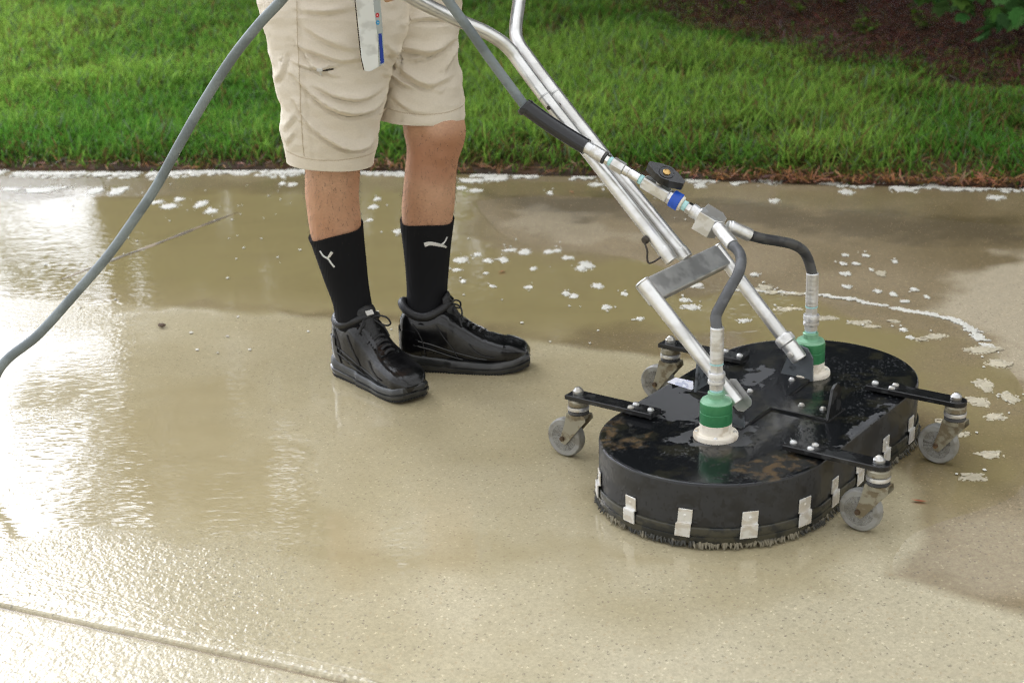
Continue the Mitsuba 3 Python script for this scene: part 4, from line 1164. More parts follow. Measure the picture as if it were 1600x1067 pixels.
# soften the join of legs and seat
near = np.where((np.abs(V[:, 0] + .27) < .09) & (V[:, 2] > .66))[0]
for _ in range(6):
    V2 = V.copy()
    for i in near:
        V2[i] = .5 * V[i] + .5 * V[adj[i]].mean(0)
    V = V2
shorts = trimesh.Trimesh(V, shorts.faces, process=False)
N = np.array(shorts.vertex_normals)
FOLDS = [
    ([(-0.46, 0.834), (-0.416, 0.817), (-0.368, 0.801), (-0.328, 0.801)], .006, .010),
    ([(-0.472, 0.77), (-0.417, 0.714), (-0.36, 0.681), (-0.309, 0.683), (-0.281, 0.709)], .010, .012),
    ([(-0.457, 0.663), (-0.414, 0.631), (-0.368, 0.601), (-0.328, 0.596), (-0.304, 0.614)], .009, .011),
    ([(-0.423, 0.745), (-0.383, 0.724), (-0.333, 0.712), (-0.289, 0.724)], .007, .010),
    ([(-0.475, 0.797), (-0.423, 0.784), (-0.364, 0.791)], .005, .007),
    ([(-0.463, 0.843), (-0.427, 0.791), (-0.377, 0.765)], .005, .008),
    ([(-0.472, 0.711), (-0.454, 0.674), (-0.429, 0.642)], .006, .009),
    ([(-0.528, 0.743), (-0.506, 0.768), (-0.494, 0.815)], .0035, .010),
    ([(-0.51, 0.638), (-0.474, 0.682)], .003, .009),
    ([(-0.509, 0.6), (-0.486, 0.637)], .0025, .008),
    ([(-0.455, 0.912), (-0.397, 0.908), (-0.342, 0.912)], .005, .010),
    ([(-0.45, 0.879), (-0.387, 0.841), (-0.336, 0.822)], .005, .010),
    ([(-0.27, 0.804), (-0.219, 0.796), (-0.166, 0.79), (-0.111, 0.814)], .008, .012),
    ([(-0.23, 0.859), (-0.177, 0.866), (-0.127, 0.859)], .006, .010),
    ([(-0.268, 0.792), (-0.228, 0.745), (-0.181, 0.717), (-0.133, 0.725)], .007, .013),
    ([(-0.272, 0.756), (-0.244, 0.725), (-0.212, 0.709)], .006, .009),
    ([(-0.261, 0.689), (-0.226, 0.66), (-0.184, 0.65)], .005, .009),
    ([(-0.141, 0.74), (-0.122, 0.772), (-0.108, 0.802)], .006, .009),
    ([(-0.263, 0.821), (-0.247, 0.776), (-0.256, 0.731)], .006, .009),
    ([(-0.227, 0.768), (-0.19, 0.777), (-0.145, 0.791)], .005, .008),
    ([(-0.272, 0.774), (-0.223, 0.73), (-0.149, 0.698)], .004, .010),
]
disp = np.zeros(len(V))
q = V[:, [0, 2]]
for pts, amp, wd in FOLDS:
    c = spline(np.array(pts), 10)
    for i in range(1):
        d2 = ((q[:, None] - c[None]) ** 2).sum(-1)
        k = d2.argmin(1)
        d = np.sqrt(d2[np.arange(len(q)), k])
        tt = np.clip(k / (len(c) - 1), 0, 1)
        fade = np.sin(np.pi * np.clip(tt * .92 + .04, 0, 1)) ** .6
        below = np.sign(c[k, 1] - q[:, 1])
        u = d / (wd * .8) * np.where(below > 0, 1.7, .75)
        profile = np.exp(-u ** 2) - .55 * np.exp(-((u - 1.9) / .8) ** 2) * (below > 0)
        front = np.clip(-N[:, 1] * 1.6 + .25, 0, 1)
        disp += 1.9 * amp * profile * fade * front
hemz = np.where(V[:, 0] < -.245, .545, .632)
edge_fade = np.clip((V[:, 2] - hemz + .005) / .05, 0, 1)
ridge = lambda a, b, s: (1 - np.abs(2 * meshkit.noise(np.c_[a, b, V[:, 1] * 3], s) - 1)) ** 2.5
lft = V[:, 0] < -.255
du = np.where(lft, V[:, 0] * .85 - V[:, 2] * .52, V[:, 0] * .95 - V[:, 2] * .30)
dv = np.where(lft, V[:, 0] * .52 + V[:, 2] * .85, V[:, 0] * .30 + V[:, 2] * .95)
wr_ = meshkit.fbm(np.c_[V * 9], 2, 14) - .5
disp += .0048 * ridge(du * 5 + wr_, dv * 24 + 2.2 * wr_, 3) * np.clip(meshkit.fbm(V * 7, 2, 23) * 2.4 - .7, 0, 1)
sx = np.interp(V[:, 2], [.55, .75, .9], [(-0.445, 0.929)[0], (-0.451, 0.929)[0], (-0.458, 0.929)[0]])
pk = np.exp(-((V[:, 0] - sx) / .020) ** 2) * np.clip(-N[:, 1] * 2, 0, 1)
disp += pk * .0040 * (meshkit.noise(np.c_[V[:, 0] * 12, V[:, 1] * 3, V[:, 2] * 75], 31) - .5) - .003 * np.exp(-((V[:, 0] - sx - .004) / .0045) ** 2) * np.clip(-N[:, 1] * 2, 0, 1)
fine = (meshkit.fbm(np.c_[V[:, 0] * 16, V[:, 1] * 16, V[:, 2] * 38], 3, 2) - .5) * .008 + (meshkit.fbm(np.c_[V[:, 0] * 5 + V[:, 2] * 7, V[:, 1] * 6, V[:, 2] * 13], 2, 6) - .5) * .016
V = V + N * (disp * edge_fade + fine * (.25 + .75 * edge_fade))[:, None]
add(PE + '__shorts', trimesh.Trimesh(V, shorts.faces, process=False), 'm_cloth', True, 'creased beige cargo shorts')
front_tree = None


def on_front(mesh, pts, off=.001):
    """points (x, z) dropped onto the side of the mesh that looks towards -y"""
    tri = mesh.vertices[mesh.faces]
    A_, B_, C_ = tri[:, 0], tri[:, 1], tri[:, 2]
    out = []
    for x, z in np.asarray(pts, float):
        d = (B_[:, 2] - C_[:, 2]) * (A_[:, 0] - C_[:, 0]) + (C_[:, 0] - B_[:, 0]) * (A_[:, 2] - C_[:, 2])
        d = np.where(np.abs(d) < 1e-14, 1e-14, d)
        w0 = ((B_[:, 2] - C_[:, 2]) * (x - C_[:, 0]) + (C_[:, 0] - B_[:, 0]) * (z - C_[:, 2])) / d
        w1 = ((C_[:, 2] - A_[:, 2]) * (x - C_[:, 0]) + (A_[:, 0] - C_[:, 0]) * (z - C_[:, 2])) / d
        ok = (w0 >= -1e-6) & (w1 >= -1e-6) & (w0 + w1 <= 1 + 1e-6)
        y = w0 * A_[:, 1] + w1 * B_[:, 1] + (1 - w0 - w1) * C_[:, 1]
        out.append([x, y[ok].min() - off if ok.any() else np.nan, z])
    out = np.array(out)
    return out[~np.isnan(out[:, 1])]


SHORTS = trimesh.Trimesh(V, shorts.faces, process=False)
# hem stitching and side seam, a slightly raised double line
for pts in ([(-0.509, 0.584), (-0.464, 0.575), (-0.404, 0.57), (-0.345, 0.57), (-0.306, 0.571)], [(-0.291, 0.661), (-0.226, 0.65), (-0.151, 0.647), (-0.099, 0.651)], [(-0.46, 0.929), (-0.461, 0.872), (-0.462, 0.834), (-0.462, 0.77), (-0.464, 0.696), (-0.466, 0.622), (-0.466, 0.579)]):
    p = on_front(SHORTS, spline(np.array(pts), 14), .0003)
    if len(p) > 3:
        add(PE + '__seam', tube(p, .0013, 6), 'm_stitch', 60)
# zip of the thigh pocket with its puller
zp = on_front(SHORTS, spline(np.array([(-0.42, 0.782), (-0.403, 0.78), (-0.384, 0.781)]), 8), .0006)
add(PE + '__zip', tube(zp, .0022, 6), 'm_wire', 60, 'dark zip of the thigh pocket')
zt = on_front(SHORTS, [(-0.413, 0.783), (-0.412, 0.769)], .004)
add(PE + '__zip_puller', cat(box((.013, .003, .007), zt[0], bevel=.001), tube(zt, .0021, 8)), 'm_mark', 40, 'pale zip puller')

# socks
def sock(rows, z_top_left, z_top_right, name):
    R_ = rings_from([r for r in rows], RATIO, 40)
    keep = []
    for ring in R_:
        keep.append(ring)
    K = np.array(keep)
    c = K.mean(1, keepdims=True)
    K = (K - c) * (1 + .0035 / .045) + c
    # start the sock at its slanted top
    zc = K.mean(1)[:, 2]
    i0 = int(np.argmax(zc < (z_top_left + z_top_right) / 2))
    K = K[i0:]
    a = np.linspace(0, 2 * np.pi, K.shape[1], endpoint=False)
    tilt = (np.cos(a) * (z_top_right - z_top_left) / 2)
    dz = tilt + .003 * np.sin(a * 3)
    for i in range(min(4, len(K))):
        K[i, :, 2] += dz * (1 - i / 4)
    lip = (K[0] - K[0].mean(0)) * .90 + K[0].mean(0)
    add(PE + '__sock', grid(np.concatenate([lip[None] - [0, 0, .004], K])[::-1]), 'm_sock', 60)
    return K[::-1]


KA = sock(LEG_A, .360, .395, 'sock')
KB = sock(LEG_B, .370, .372, 'sock')


def mark(mesh_rings, strokes):
    g = grid(mesh_rings, cap=False)
    out = []
    for pts, w0, w1 in strokes:
        p = on_front(g, spline(np.array(pts), 8), .0006)
        if len(p) < 3:
            continue
        wv = np.linspace(w0, w1, len(p))
        t = np.gradient(p, axis=0)
        s = np.cross(t, (0, 1, 0))
        s /= np.linalg.norm(s, axis=1, keepdims=True)
        rings = [[p[i] + s[i] * wv[i] + [0, .0012, 0], p[i] + s[i] * wv[i] - [0, .0004, 0], p[i] - [0, .0012, 0], p[i] - s[i] * wv[i] - [0, .0004, 0], p[i] - s[i] * wv[i] + [0, .0012, 0]] for i in range(len(p))]
        out.append(grid(np.array(rings)))
    return cat(*out)


add(PE + '__sock_mark', mark(KA, [([(-0.451, 0.336), (-0.443, 0.324), (-0.432, 0.318), (-0.424, 0.306), (-0.418, 0.298)], .0022, .0022), ([(-0.434, 0.318), (-0.427, 0.327), (-0.421, 0.336)], .0026, .0034)]), 'm_mark', 50, 'pale leaping shape woven into the sock')
add(PE + '__sock_mark', mark(KB, [([(-0.206, 0.321), (-0.193, 0.324), (-0.178, 0.32), (-0.164, 0.313), (-0.154, 0.305)], .0052, .0030), ([(-0.167, 0.315), (-0.158, 0.321), (-0.151, 0.332)], .0024, .0018)]), 'm_mark', 50, 'pale leaping shape woven into the sock')


# trainers: built in their own axes (x from heel to toe, y to the wearer's left), then placed
def shoe_section(s, m=36):
    """half width and top height along the shoe"""
    half = np.interp(s, [0, .03, .10, .25, .42, .55, .70, .80, .90, .96, 1.0], [.020, .034, .043, .047, .046, .048, .052, .052, .047, .037, .020])
    top = np.interp(s, [0, .03, .08, .16, .24, .32, .40, .48, .56, .66, .78, .88, .96, 1.0], [.132, .152, .158, .150, .154, .162, .148, .127, .109, .092, .080, .072, .062, .046])
    off = np.interp(s, [0, .3, .6, .8, 1.0], [0, .001, .003, .000, -.010])
    return half, top, off


def shoe(place, root, L=.305, mirror=1, flare=0.0):
    def put(m):
        v = np.array(m.vertices) * [1, mirror, 1]
        v = np.c_[v, np.ones(len(v))] @ np.array(place).T
        return trimesh.Trimesh(v[:, :3], m.faces[:, ::mirror], process=False)

    S_ = np.concatenate([[0, .008, .02], np.linspace(.045, .94, 40), [.965, .985, 1.0]])
    a = np.linspace(0, 2 * np.pi, 44, endpoint=False)
    rings = []
    for s in S_:
        h, t, o = shoe_section(s)
        zb = .024 + .012 * max(0, s - .75) ** 2 * 10 + (.006 if s < .1 else 0) * (1 - s / .1)
        zc, hz = (zb + t) / 2, (t - zb) / 2
        ca, sa = np.cos(a), np.sin(a)
        # broad at the foot, narrower towards the top line
        tall = np.clip((t - .06) / .08, 0, 1)
        z = zc + hz * np.sign(sa) * np.abs(sa) ** .62
        u = np.clip((z - zb) / (t - zb), 0, 1)
        wz = h * (1.02 + (.10 if s < .42 else -.20 * min(1, (s - .42) / .1)) * tall * u ** 1.2) * np.abs(ca) ** .55 * np.sign(ca)
        rings.append(np.c_[np.full(len(a), (s - .5) * L), o + wz, z])
    R_ = np.array(rings)
    # creases across the toe box and a pressed-in line above the sole
    x = R_[..., 0] / L + .5
    crease = .0016 * np.sin((x - .60) * 150 + R_[..., 1] * 40) * np.exp(-((x - .67) / .06) ** 2) * (R_[..., 2] > .05)
    R_[..., 2] += crease
    up = grid(R_)
    upper = up
    add(root + '__upper', put(upper), 'm_shoe', True)
    # overlay panels: toe cap, heel counter and two side stripes, raised from the upper
    def patch(test, off, name, bsdf='m_shoe', lab=None):
        f = up.faces[test(up.triangles_center)]
        if len(f) < 4:
            return
        n = np.array(up.vertex_normals)
        v0, v1 = np.array(up.vertices), np.array(up.vertices) + n * off
        used = np.unique(f)
        mp_ = -np.ones(len(v0), int)
        mp_[used] = np.arange(len(used))
        k = len(used)
        e = np.sort(f[:, [0, 1, 1, 2, 2, 0]].reshape(-1, 2), axis=1)
        d = f[:, [0, 1, 1, 2, 2, 0]].reshape(-1, 2)
        un, inv, cnt = np.unique(e, axis=0, return_inverse=True, return_counts=True)
        b = d[cnt[inv.ravel()] == 1]
        ff = [mp_[f] + k]
        lo, hi = mp_[b], mp_[b] + k
        ff.append(np.c_[lo[:, 0], lo[:, 1], hi[:, 1]])
        ff.append(np.c_[lo[:, 0], hi[:, 1], hi[:, 0]])
        add(root + '__' + name, put(trimesh.Trimesh(np.vstack([v0[used], v1[used]]), np.vstack(ff), process=False)), bsdf, 40, lab)

    X_ = lambda c: c[:, 0] / L + .5
    patch(lambda c: (X_(c) > .80 + .9 * np.abs(c[:, 1])) & (c[:, 2] > .03), .0030, 'toe_cap')
    patch(lambda c: (X_(c) < .20 - .9 * (c[:, 2] - .03)) & (c[:, 2] > .026) & (c[:, 2] < .105), .0032, 'heel_counter', 'm_shoe')
    patch(lambda c: (X_(c) > .36) & (X_(c) < .66) & (np.abs(c[:, 1]) < .026 + .006 * (X_(c) < .5)) & (np.abs(c[:, 1]) > .015) & (c[:, 2] > .062), .0034, 'eyestay', 'm_shoe')
    patch(lambda c: (X_(c) > .22) & (X_(c) < .62) & (c[:, 2] < .030 + .075 * (.64 - X_(c))) & (c[:, 2] > .026), .0026, 'side_panel', 'm_shoe')
    # the side stripe: a raised curved band
    for sd in (1, -1):
        pts = []
        for s in np.linspace(.10, .70, 26):
            z = np.interp(s, [.10, .25, .45, .62, .70], [.088, .078, .056, .043, .040])
            h, t, o = shoe_section(s)
            pts.append([(s - .5) * L, z])
        c = []
        for px, pz in pts:
            s = px / L + .5
            i = np.argmin(np.abs(S_ - s))
            ring = R_[i]
            m_ = ring[(np.sign(ring[:, 1] - shoe_section(s)[2]) == sd)]
            y = np.interp(pz, m_[np.argsort(m_[:, 2]), 2], m_[np.argsort(m_[:, 2]), 1])
            c.append([px, y + sd * .0006, pz])
        add(root + '__side_line', put(tube(np.array(c), .0016, 6)), 'm_midsole', 50)
        for line in ([(.31, .128), (.36, .100), (.43, .068), (.47, .040)], [(.12, .128), (.17, .104), (.20, .078), (.21, .045)], [(.56, .080), (.61, .062), (.68, .050), (.76, .046)]):
            c3 = []
            for s, pz in spline(np.c_[np.array(line), np.zeros(4)], 7)[:, :2]:
                ring = R_[np.argmin(np.abs(S_ - s))]
                m_ = ring[np.sign(ring[:, 1] - shoe_section(s)[2]) == sd]
                o_ = np.argsort(m_[:, 2])
                c3.append([(s - .5) * L, np.interp(pz, m_[o_, 2], m_[o_, 1]) + sd * .0022, pz])
            add(root + '__seam', put(tube(np.array(c3), .0013, 6)), 'm_lace', 50)
        c2 = np.array(c)[:18] - [0, 0, .013]
        add(root + '__side_line', put(tube(c2 + [0, sd * .0012, 0], .0014, 6)), 'm_midsole', 50)
    # sole: midsole with a flared edge and a groove, and the tread
    def outline_(k):
        q = []
        for s in np.concatenate([np.linspace(0, 1, 46), np.linspace(1, 0, 46)[1:-1]]):
            h, t, o = shoe_section(s)
            h = (min(h, .042) if s < .4 else h) + .0015 + k
            q.append([(s - .5) * (L + 2 * k + .004), h * (1 if len(q) < 46 else -1) + o])
        return np.array(q)

    zl = lambda P: .010 * np.clip((P[:, 0] / L + .5 - .72) / .28, 0, 1) ** 2 + .004 * np.clip((.10 - (P[:, 0] / L + .5)) / .10, 0, 1)
    thick = lambda P: np.interp(P[:, 0] / L + .5, [-.05, .08, .25, .45, .7, .9, 1.05], [.054, .049, .043, .035, .031, .034, .040])
    lay = []
    for k, t in ((-.004, .14), (.0030, .18), (.0058, .30), (.0060, .46), (.0022, .50), (.0022, .545), (.0048, .585), (.0042, .80), (.0015, .95), (-.001, 1.0), (-.010, 1.02)):
        P = outline_(k)
        lay.append(np.c_[P, zl(P) + thick(P) * t])
    add(root + '__midsole', put(grid(np.array(lay))), 'm_midsole', 30)
    lay = []
    for k, t in ((-.010, .0), (-.002, .01), (.0005, .10), (.0005, .17), (-.003, .19)):
        P = outline_(k)
        z = zl(P) + thick(P) * t
        lay.append(np.c_[P, z])
    add(root + '__outsole', put(grid(np.array(lay))), 'm_shoe_mesh', 30)
    nub = []
    P = dense(outline_(.0006), .0085)
    for i in range(0, len(P), 1):
        nub.append(box((.0045, .0045, .0060), (P[i][0], P[i][1], float(zl(P[i:i + 1])[0]) + .0042)))
    add(root + '__tread', put(cat(*nub)), 'm_shoe_mesh', False)
    # padded collar, pull tab and tongue
    col = []
    for t in np.linspace(0, 2 * np.pi, 40):
        px = -.285 * L + .054 * math.cos(t)
        py = .0475 * math.sin(t)
        pz = .146 + .024 * max(0, math.cos(t)) ** 1.5 + .010 * max(0, -math.cos(t)) ** 3 + flare * max(0, -math.cos(t)) ** 2
        col.append([px - flare * .6 * max(0, -math.cos(t)), py, pz])
    add(root + '__collar', put(tube(np.array(col), .0105, 12, False)), 'm_shoe_mesh', 60)
    tg = []
    for s, z, w, th in ((.52, .110, .019, .005), (.47, .128, .022, .006), (.425, .149, .025, .008), (.395, .167, .028, .009), (.378, .184, .029, .009), (.372, .194, .025, .006)):
        aa = np.linspace(0, 2 * np.pi, 20, endpoint=False)
        c = np.array([(s - .5) * L, 0, z])
        nx = np.array([.75, 0, .66])
        tg.append(c + np.outer(np.cos(aa) * w, [0, 1, 0]) + np.outer(np.sin(aa) * th, nx) - np.outer(np.cos(aa) ** 2 * .008, nx))
    add(root + '__tongue', put(grid(np.array(tg))), 'm_shoe_mesh', 60)
    # laces
    nrow = 6
    for i in range(nrow):
        s = .645 - i * .045
        h, t, o = shoe_section(s)
        z = t + .0045
        s2 = s - .018
        z2 = shoe_section(s2)[1] + .0055
        w = .019 + .001 * i
        yy = np.linspace(-1, 1, 12)
        pts = np.c_[(np.linspace(s, s2, 12) - .5) * L, o + yy * w, np.linspace(z, z2, 12) - .0085 * yy ** 2 * (1 if i < 4 else 1.3)]
        lace = tube(pts, .0038, 8)
        lv = np.array(lace.vertices)
        add(root + '__lace', put(lace), 'm_lace', 60)
        for sd in (-1, 1):
            add(root + '__eyelet', put(lathe([(.0022, 0), (.0036, .0004), (.0036, .0012), (.0022, .0014)], ((s - .5) * L, o + sd * w, z - .0098), (0, sd * .7, .7), 10)), 'm_shoe_mesh', 40)
    add(root + '__tongue_tag', put(box((.004, .020, .013), ((.372 - .5) * L + .012, 0, .180), np.array([[.75, 0, .66], [0, 1, 0], [-.66, 0, .75]]), .001)), 'm_mark' if mirror > 0 else 'm_shoe', 20)
    kn = np.array([(.395 - .5) * L, 0, .163])
    add(root + '__lace_knot', put(trimesh.creation.icosphere(2, .0062).apply_scale([1.0, 1.5, .8]).apply_translation(kn)), 'm_lace', True)
    for q in ([(0, 0, 0), (.016, .016, .008), (.032, .030, .004), (.036, .038, -.012), (.026, .030, -.018), (.008, .010, -.004)], [(0, 0, 0), (.010, -.020, .006), (.020, -.036, -.004), (.018, -.040, -.020), (.006, -.024, -.012), (0, -.006, -.003)], [(0, 0, 0), (.012, .010, -.004), (.026, .026, -.022), (.034, .034, -.044)], [(0, 0, 0), (.008, -.018, -.006), (.006, -.036, -.028), (.000, -.042, -.058)]):
        add(root + '__lace_loop', put(tube(spline(np.array(q) + kn, 8), .0023, 7)), 'm_lace', 60)


def placed(heel, toe, yaw_fix=0, lift=0.0, pitch=0):
    h, t = np.array(heel, float), np.array(toe, float)
    c = (h + t) / 2
    return (T().translate([float(c[0]), float(c[1]), lift]).rotate([0, 0, 1], math.degrees(math.atan2(t[1] - h[1], t[0] - h[0])) + yaw_fix).rotate([0, 1, 0], pitch)).matrix


shoe(placed((-0.401, 3.878), (-0.246, 3.695)), PE + '__shoe', .305, 1)
shoe(placed((-0.278, 3.918), (0.042, 3.873)), PE + '__shoe_001', .315, -1, .014)
labels[PE + '__shoe'] = {'label': 'black laced trainer with its toe towards the camera'}
labels[PE + '__shoe_001'] = {'label': 'black trainer turned to the right, seen from the side'}

# the flat sleeve hanging in front of the shorts
HSV = 'hanging_sleeve'
tag(HSV, 'white flat plastic sleeve with blue block and red and blue dots hanging before the shorts', 'sleeve')
yv = 3.70
fr = np.array([(-0.32, 1.022), (-0.321, 0.939), (-0.318, 0.869), (-0.316, 0.809), (-0.31, 0.782), (-0.299, 0.78), (-0.279, 0.79), (-0.278, 0.854), (-0.283, 0.924), (-0.283, 1.021)])
sdp = np.array([(-0.283, 1.021), (-0.283, 0.924), (-0.278, 0.854), (-0.278, 0.79), (-0.267, 0.795), (-0.267, 0.868), (-0.269, 0.938), (-0.269, 1.02)])


def panel(P, y0, y1, slope=0.0, sub=.006):
    pl = Polygon(P)
    m = trimesh.creation.extrude_polygon(pl, 1.0, engine='earcut')
    v = np.array(m.vertices)
    xm = P[:, 0].min()
    out = np.c_[v[:, 0], y0 + slope * (v[:, 0] - xm) + (y1 - y0) * v[:, 2], v[:, 1]]
    return trimesh.Trimesh(out, m.faces[:, ::-1], process=False)


add(HSV + '__front', panel(fr, yv, yv + .012), 'm_white_vinyl', False)
add(HSV + '__side', panel(sdp, yv + .001, yv + .013, .5), 'm_vinyl_grey', False)
x0 = sdp[:, 0].min()
for nm, mt, P, lab in (('blue_block', 'm_ink_blue', [(-0.276, 0.862), (-0.269, 0.863), (-0.267, 0.798), (-0.275, 0.795)], 'dark blue printed block'), ):
    P = np.array(P)
    add(HSV + '__' + nm, panel(P, yv + .0005 + .5 * (P[:, 0].min() - x0), yv + .0014 + .5 * (P[:, 0].min() - x0), .5), mt, False, lab)
for nm, mt, c, lab in (('red_dot', 'm_red', (-0.276, 0.903), 'red printed dot'), ('blue_dot', 'm_sky_blue', (-0.276, 0.887), 'light blue printed dot')):
    P = np.array(Point(0, 0).buffer(.0040, 6).exterior.coords)[:-1] * [.95, 1.25] + np.array(c)
    add(HSV + '__' + nm, panel(P, yv + .0005 + .5 * (P[:, 0].min() - x0), yv + .0014 + .5 * (P[:, 0].min() - x0), .5), mt, False, lab)
    P2 = np.array(Point(0, 0).buffer(.0014, 4).exterior.coords)[:-1] + np.array(c)
    add(HSV + '__dot_centre', panel(P2, yv + .0003 + .5 * (P2[:, 0].min() - x0), yv + .0012 + .5 * (P2[:, 0].min() - x0), .5), 'm_white_vinyl', False)
add(HSV + '__dark_edge', tube(spline(np.array([(-0.323, 3.703, 0.939), (-0.321, 3.703, 0.897), (-0.319, 3.703, 0.854), (-0.316, 3.703, 0.808), (-0.312, 3.703, 0.782)]) + [-.0008, .002, 0], 6), .0012, 6), 'm_wire', 60)

# ------------------------------------------------------------------ lawn
BED = Polygon([(.60, 14), (.70, 10.6), (0.939, 9.66), (1.101, 8.595), (1.317, 8.284), (1.413, 8.011), (1.497, 7.56), (1.623, 7.604), (1.843, 7.537), (1.997, 7.235), (2.224, 7.055), (2.7, 6.7), (4.2, 6.2), (9, 5.5), (9, 14)])


def blades(xy, h, w, lean, bend, base, tip, z0):
    """tapered, bent blades: (n) arrays; colours per vertex"""
    n = len(xy)
    az = rng.uniform(0, 2 * np.pi, n)
    face = az + np.pi / 2 + rng.normal(0, .5, n)
    lv = np.array([0, .38, .72, 1.0])
    wd = np.array([.8, 1.0, .72, .0])
    V, C_ = [], []
    for k in range(4):
        t = lv[k]
        r = lean * t + bend * t * t
        cx = xy[:, 0] + np.cos(az) * r * h
        cy = xy[:, 1] + np.sin(az) * r * h
        cz = z0 + h * t * np.sqrt(np.clip(1 - (.55 * (lean + bend) * t) ** 2, .12, 1))
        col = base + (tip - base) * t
        if k < 3:
            for s in (-1, 1):
                V.append(np.stack([cx + s * np.cos(face) * w * wd[k] / 2, cy + s * np.sin(face) * w * wd[k] / 2, cz], 1))
                C_.append(col)
        else:
            V.append(np.stack([cx, cy, cz], 1))
            C_.append(col)
    V = np.stack(V, 1).reshape(-1, 3)
    C_ = np.stack(C_, 1).reshape(-1, 3)
    f = np.array([[0, 1, 3], [0, 3, 2], [2, 3, 5], [2, 5, 4], [4, 5, 6]])
    F = (f[None] + np.arange(n)[:, None, None] * 7).reshape(-1, 3)
    return V, F, C_


def scatter(n, x0, x1, t0, t1, fall=0.0):
    x = rng.uniform(x0, x1, n)
    u = rng.uniform(0, 1, n)
    t = t0 + (t1 - t0) * u ** (1 + fall)
    return np.c_[x, edge_y(x) + t]


def grow(xy, hs=1.0, ws=1.0, dry=.06):
    inside = shapely.contains_xy(BED, xy[:, 0], xy[:, 1])
    d = np.where(inside, -shapely.distance(shapely.points(xy), BED.exterior), 1.0)
    u = rng.random(len(xy))
    keep = (~inside) | (u < np.exp(d / .24) * .38)
    t = xy[:, 1] - edge_y(xy[:, 0])
    bare = meshkit.fbm(np.c_[xy * 2.6, xy[:, :1] * 0 + 4], 3, 11)
    keep &= (u < np.clip((t + .01) / .16, .22, 1)) & (u < np.where(bare > .64, .30, 1))
    xy, t = xy[keep], t[keep]
    n = len(xy)
    cl = meshkit.fbm(np.c_[xy * 7, xy[:, :1] * 0], 3, 2)
    cl2 = meshkit.fbm(np.c_[xy * 1.7, xy[:, :1] * 0 + 2], 3, 7)
    dist = np.clip(shapely.distance(shapely.points(xy), BED) / .5, .45, 1)
    h = dist * (.034 + .046 * cl + .032 * cl2) * rng.uniform(.6, 1.35, n) * hs * np.clip(.45 + t / .22, .45, 1)
    lean = np.abs(rng.normal(.35, .30, n))
    bend = np.abs(rng.normal(.45, .35, n))
    w = rng.uniform(.0038, .0086, n) * ws
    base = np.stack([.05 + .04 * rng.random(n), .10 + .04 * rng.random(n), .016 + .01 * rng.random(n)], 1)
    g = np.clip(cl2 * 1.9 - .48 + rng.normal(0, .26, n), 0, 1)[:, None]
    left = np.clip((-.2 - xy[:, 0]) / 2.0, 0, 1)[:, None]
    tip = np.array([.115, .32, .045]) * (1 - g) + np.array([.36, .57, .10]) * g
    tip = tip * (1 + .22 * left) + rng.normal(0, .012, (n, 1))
    blue = (rng.random(n) < .12)[:, None]
    tip = np.where(blue, np.array([.19, .27, .16]), tip)
    dryp = dry + .55 * np.exp(-np.clip(t, 0, 9) / .07) + .10 * (bare[keep] > .58) + .10 * np.clip((xy[:, 0] - .2) / 1.5, 0, 1)
    dr_ = (rng.random(n) < dryp)[:, None]
    tan = np.array([.24, .17, .065]) * rng.uniform(.5, 1.2, (n, 1))
    tip = np.clip(np.where(dr_, tan, tip), .01, 1)
    base = np.where(dr_, tan * .7, base)
    return blades(xy, h, w, lean, bend, base, tip, ground_z(xy[:, 0], xy[:, 1]) - .003)


def merged(parts):
    V, F, C_, k = [], [], [], 0
    for v, f, c in parts:
        V.append(v); F.append(f + k); C_.append(c); k += len(v)
    return np.vstack(V), np.vstack(F), np.vstack(C_)


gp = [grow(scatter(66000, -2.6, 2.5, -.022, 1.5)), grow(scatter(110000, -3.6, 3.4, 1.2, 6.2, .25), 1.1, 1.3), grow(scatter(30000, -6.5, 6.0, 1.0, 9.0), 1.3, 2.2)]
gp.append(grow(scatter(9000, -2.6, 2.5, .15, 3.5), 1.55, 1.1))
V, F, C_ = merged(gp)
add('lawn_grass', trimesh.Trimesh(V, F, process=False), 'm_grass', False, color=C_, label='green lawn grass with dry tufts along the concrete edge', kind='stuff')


# pine straw: thin needles in the bed and along the edge of the driveway
def needles(xy, z0, ln, w, col, tilt=.25):
    n = len(xy)
    az = rng.uniform(0, 2 * np.pi, n)
    el = rng.normal(0, tilt, n)
    d = np.stack([np.cos(az) * np.cos(el), np.sin(az) * np.cos(el), np.sin(el)], 1)
    s = np.stack([-np.sin(az), np.cos(az), rng.normal(0, .4, n)], 1)
    c = np.c_[xy, z0 + np.abs(np.sin(el)) * ln / 2 + rng.uniform(.002, .02, n)]
    bow = np.array([0, 0, 1.0]) * (ln * rng.uniform(-.08, .15, n))[:, None]
    P = [c - d * ln[:, None] / 2, c + bow, c + d * ln[:, None] / 2]
    V = np.stack([P[0] - s * w[:, None] / 2, P[0] + s * w[:, None] / 2, P[1] - s * w[:, None] / 2, P[1] + s * w[:, None] / 2, P[2]], 1).reshape(-1, 3)
    f = np.array([[0, 1, 3], [0, 3, 2], [2, 3, 4]])
    F = (f[None] + np.arange(n)[:, None, None] * 5).reshape(-1, 3)
    return V, F, np.repeat(col, 5, 0)


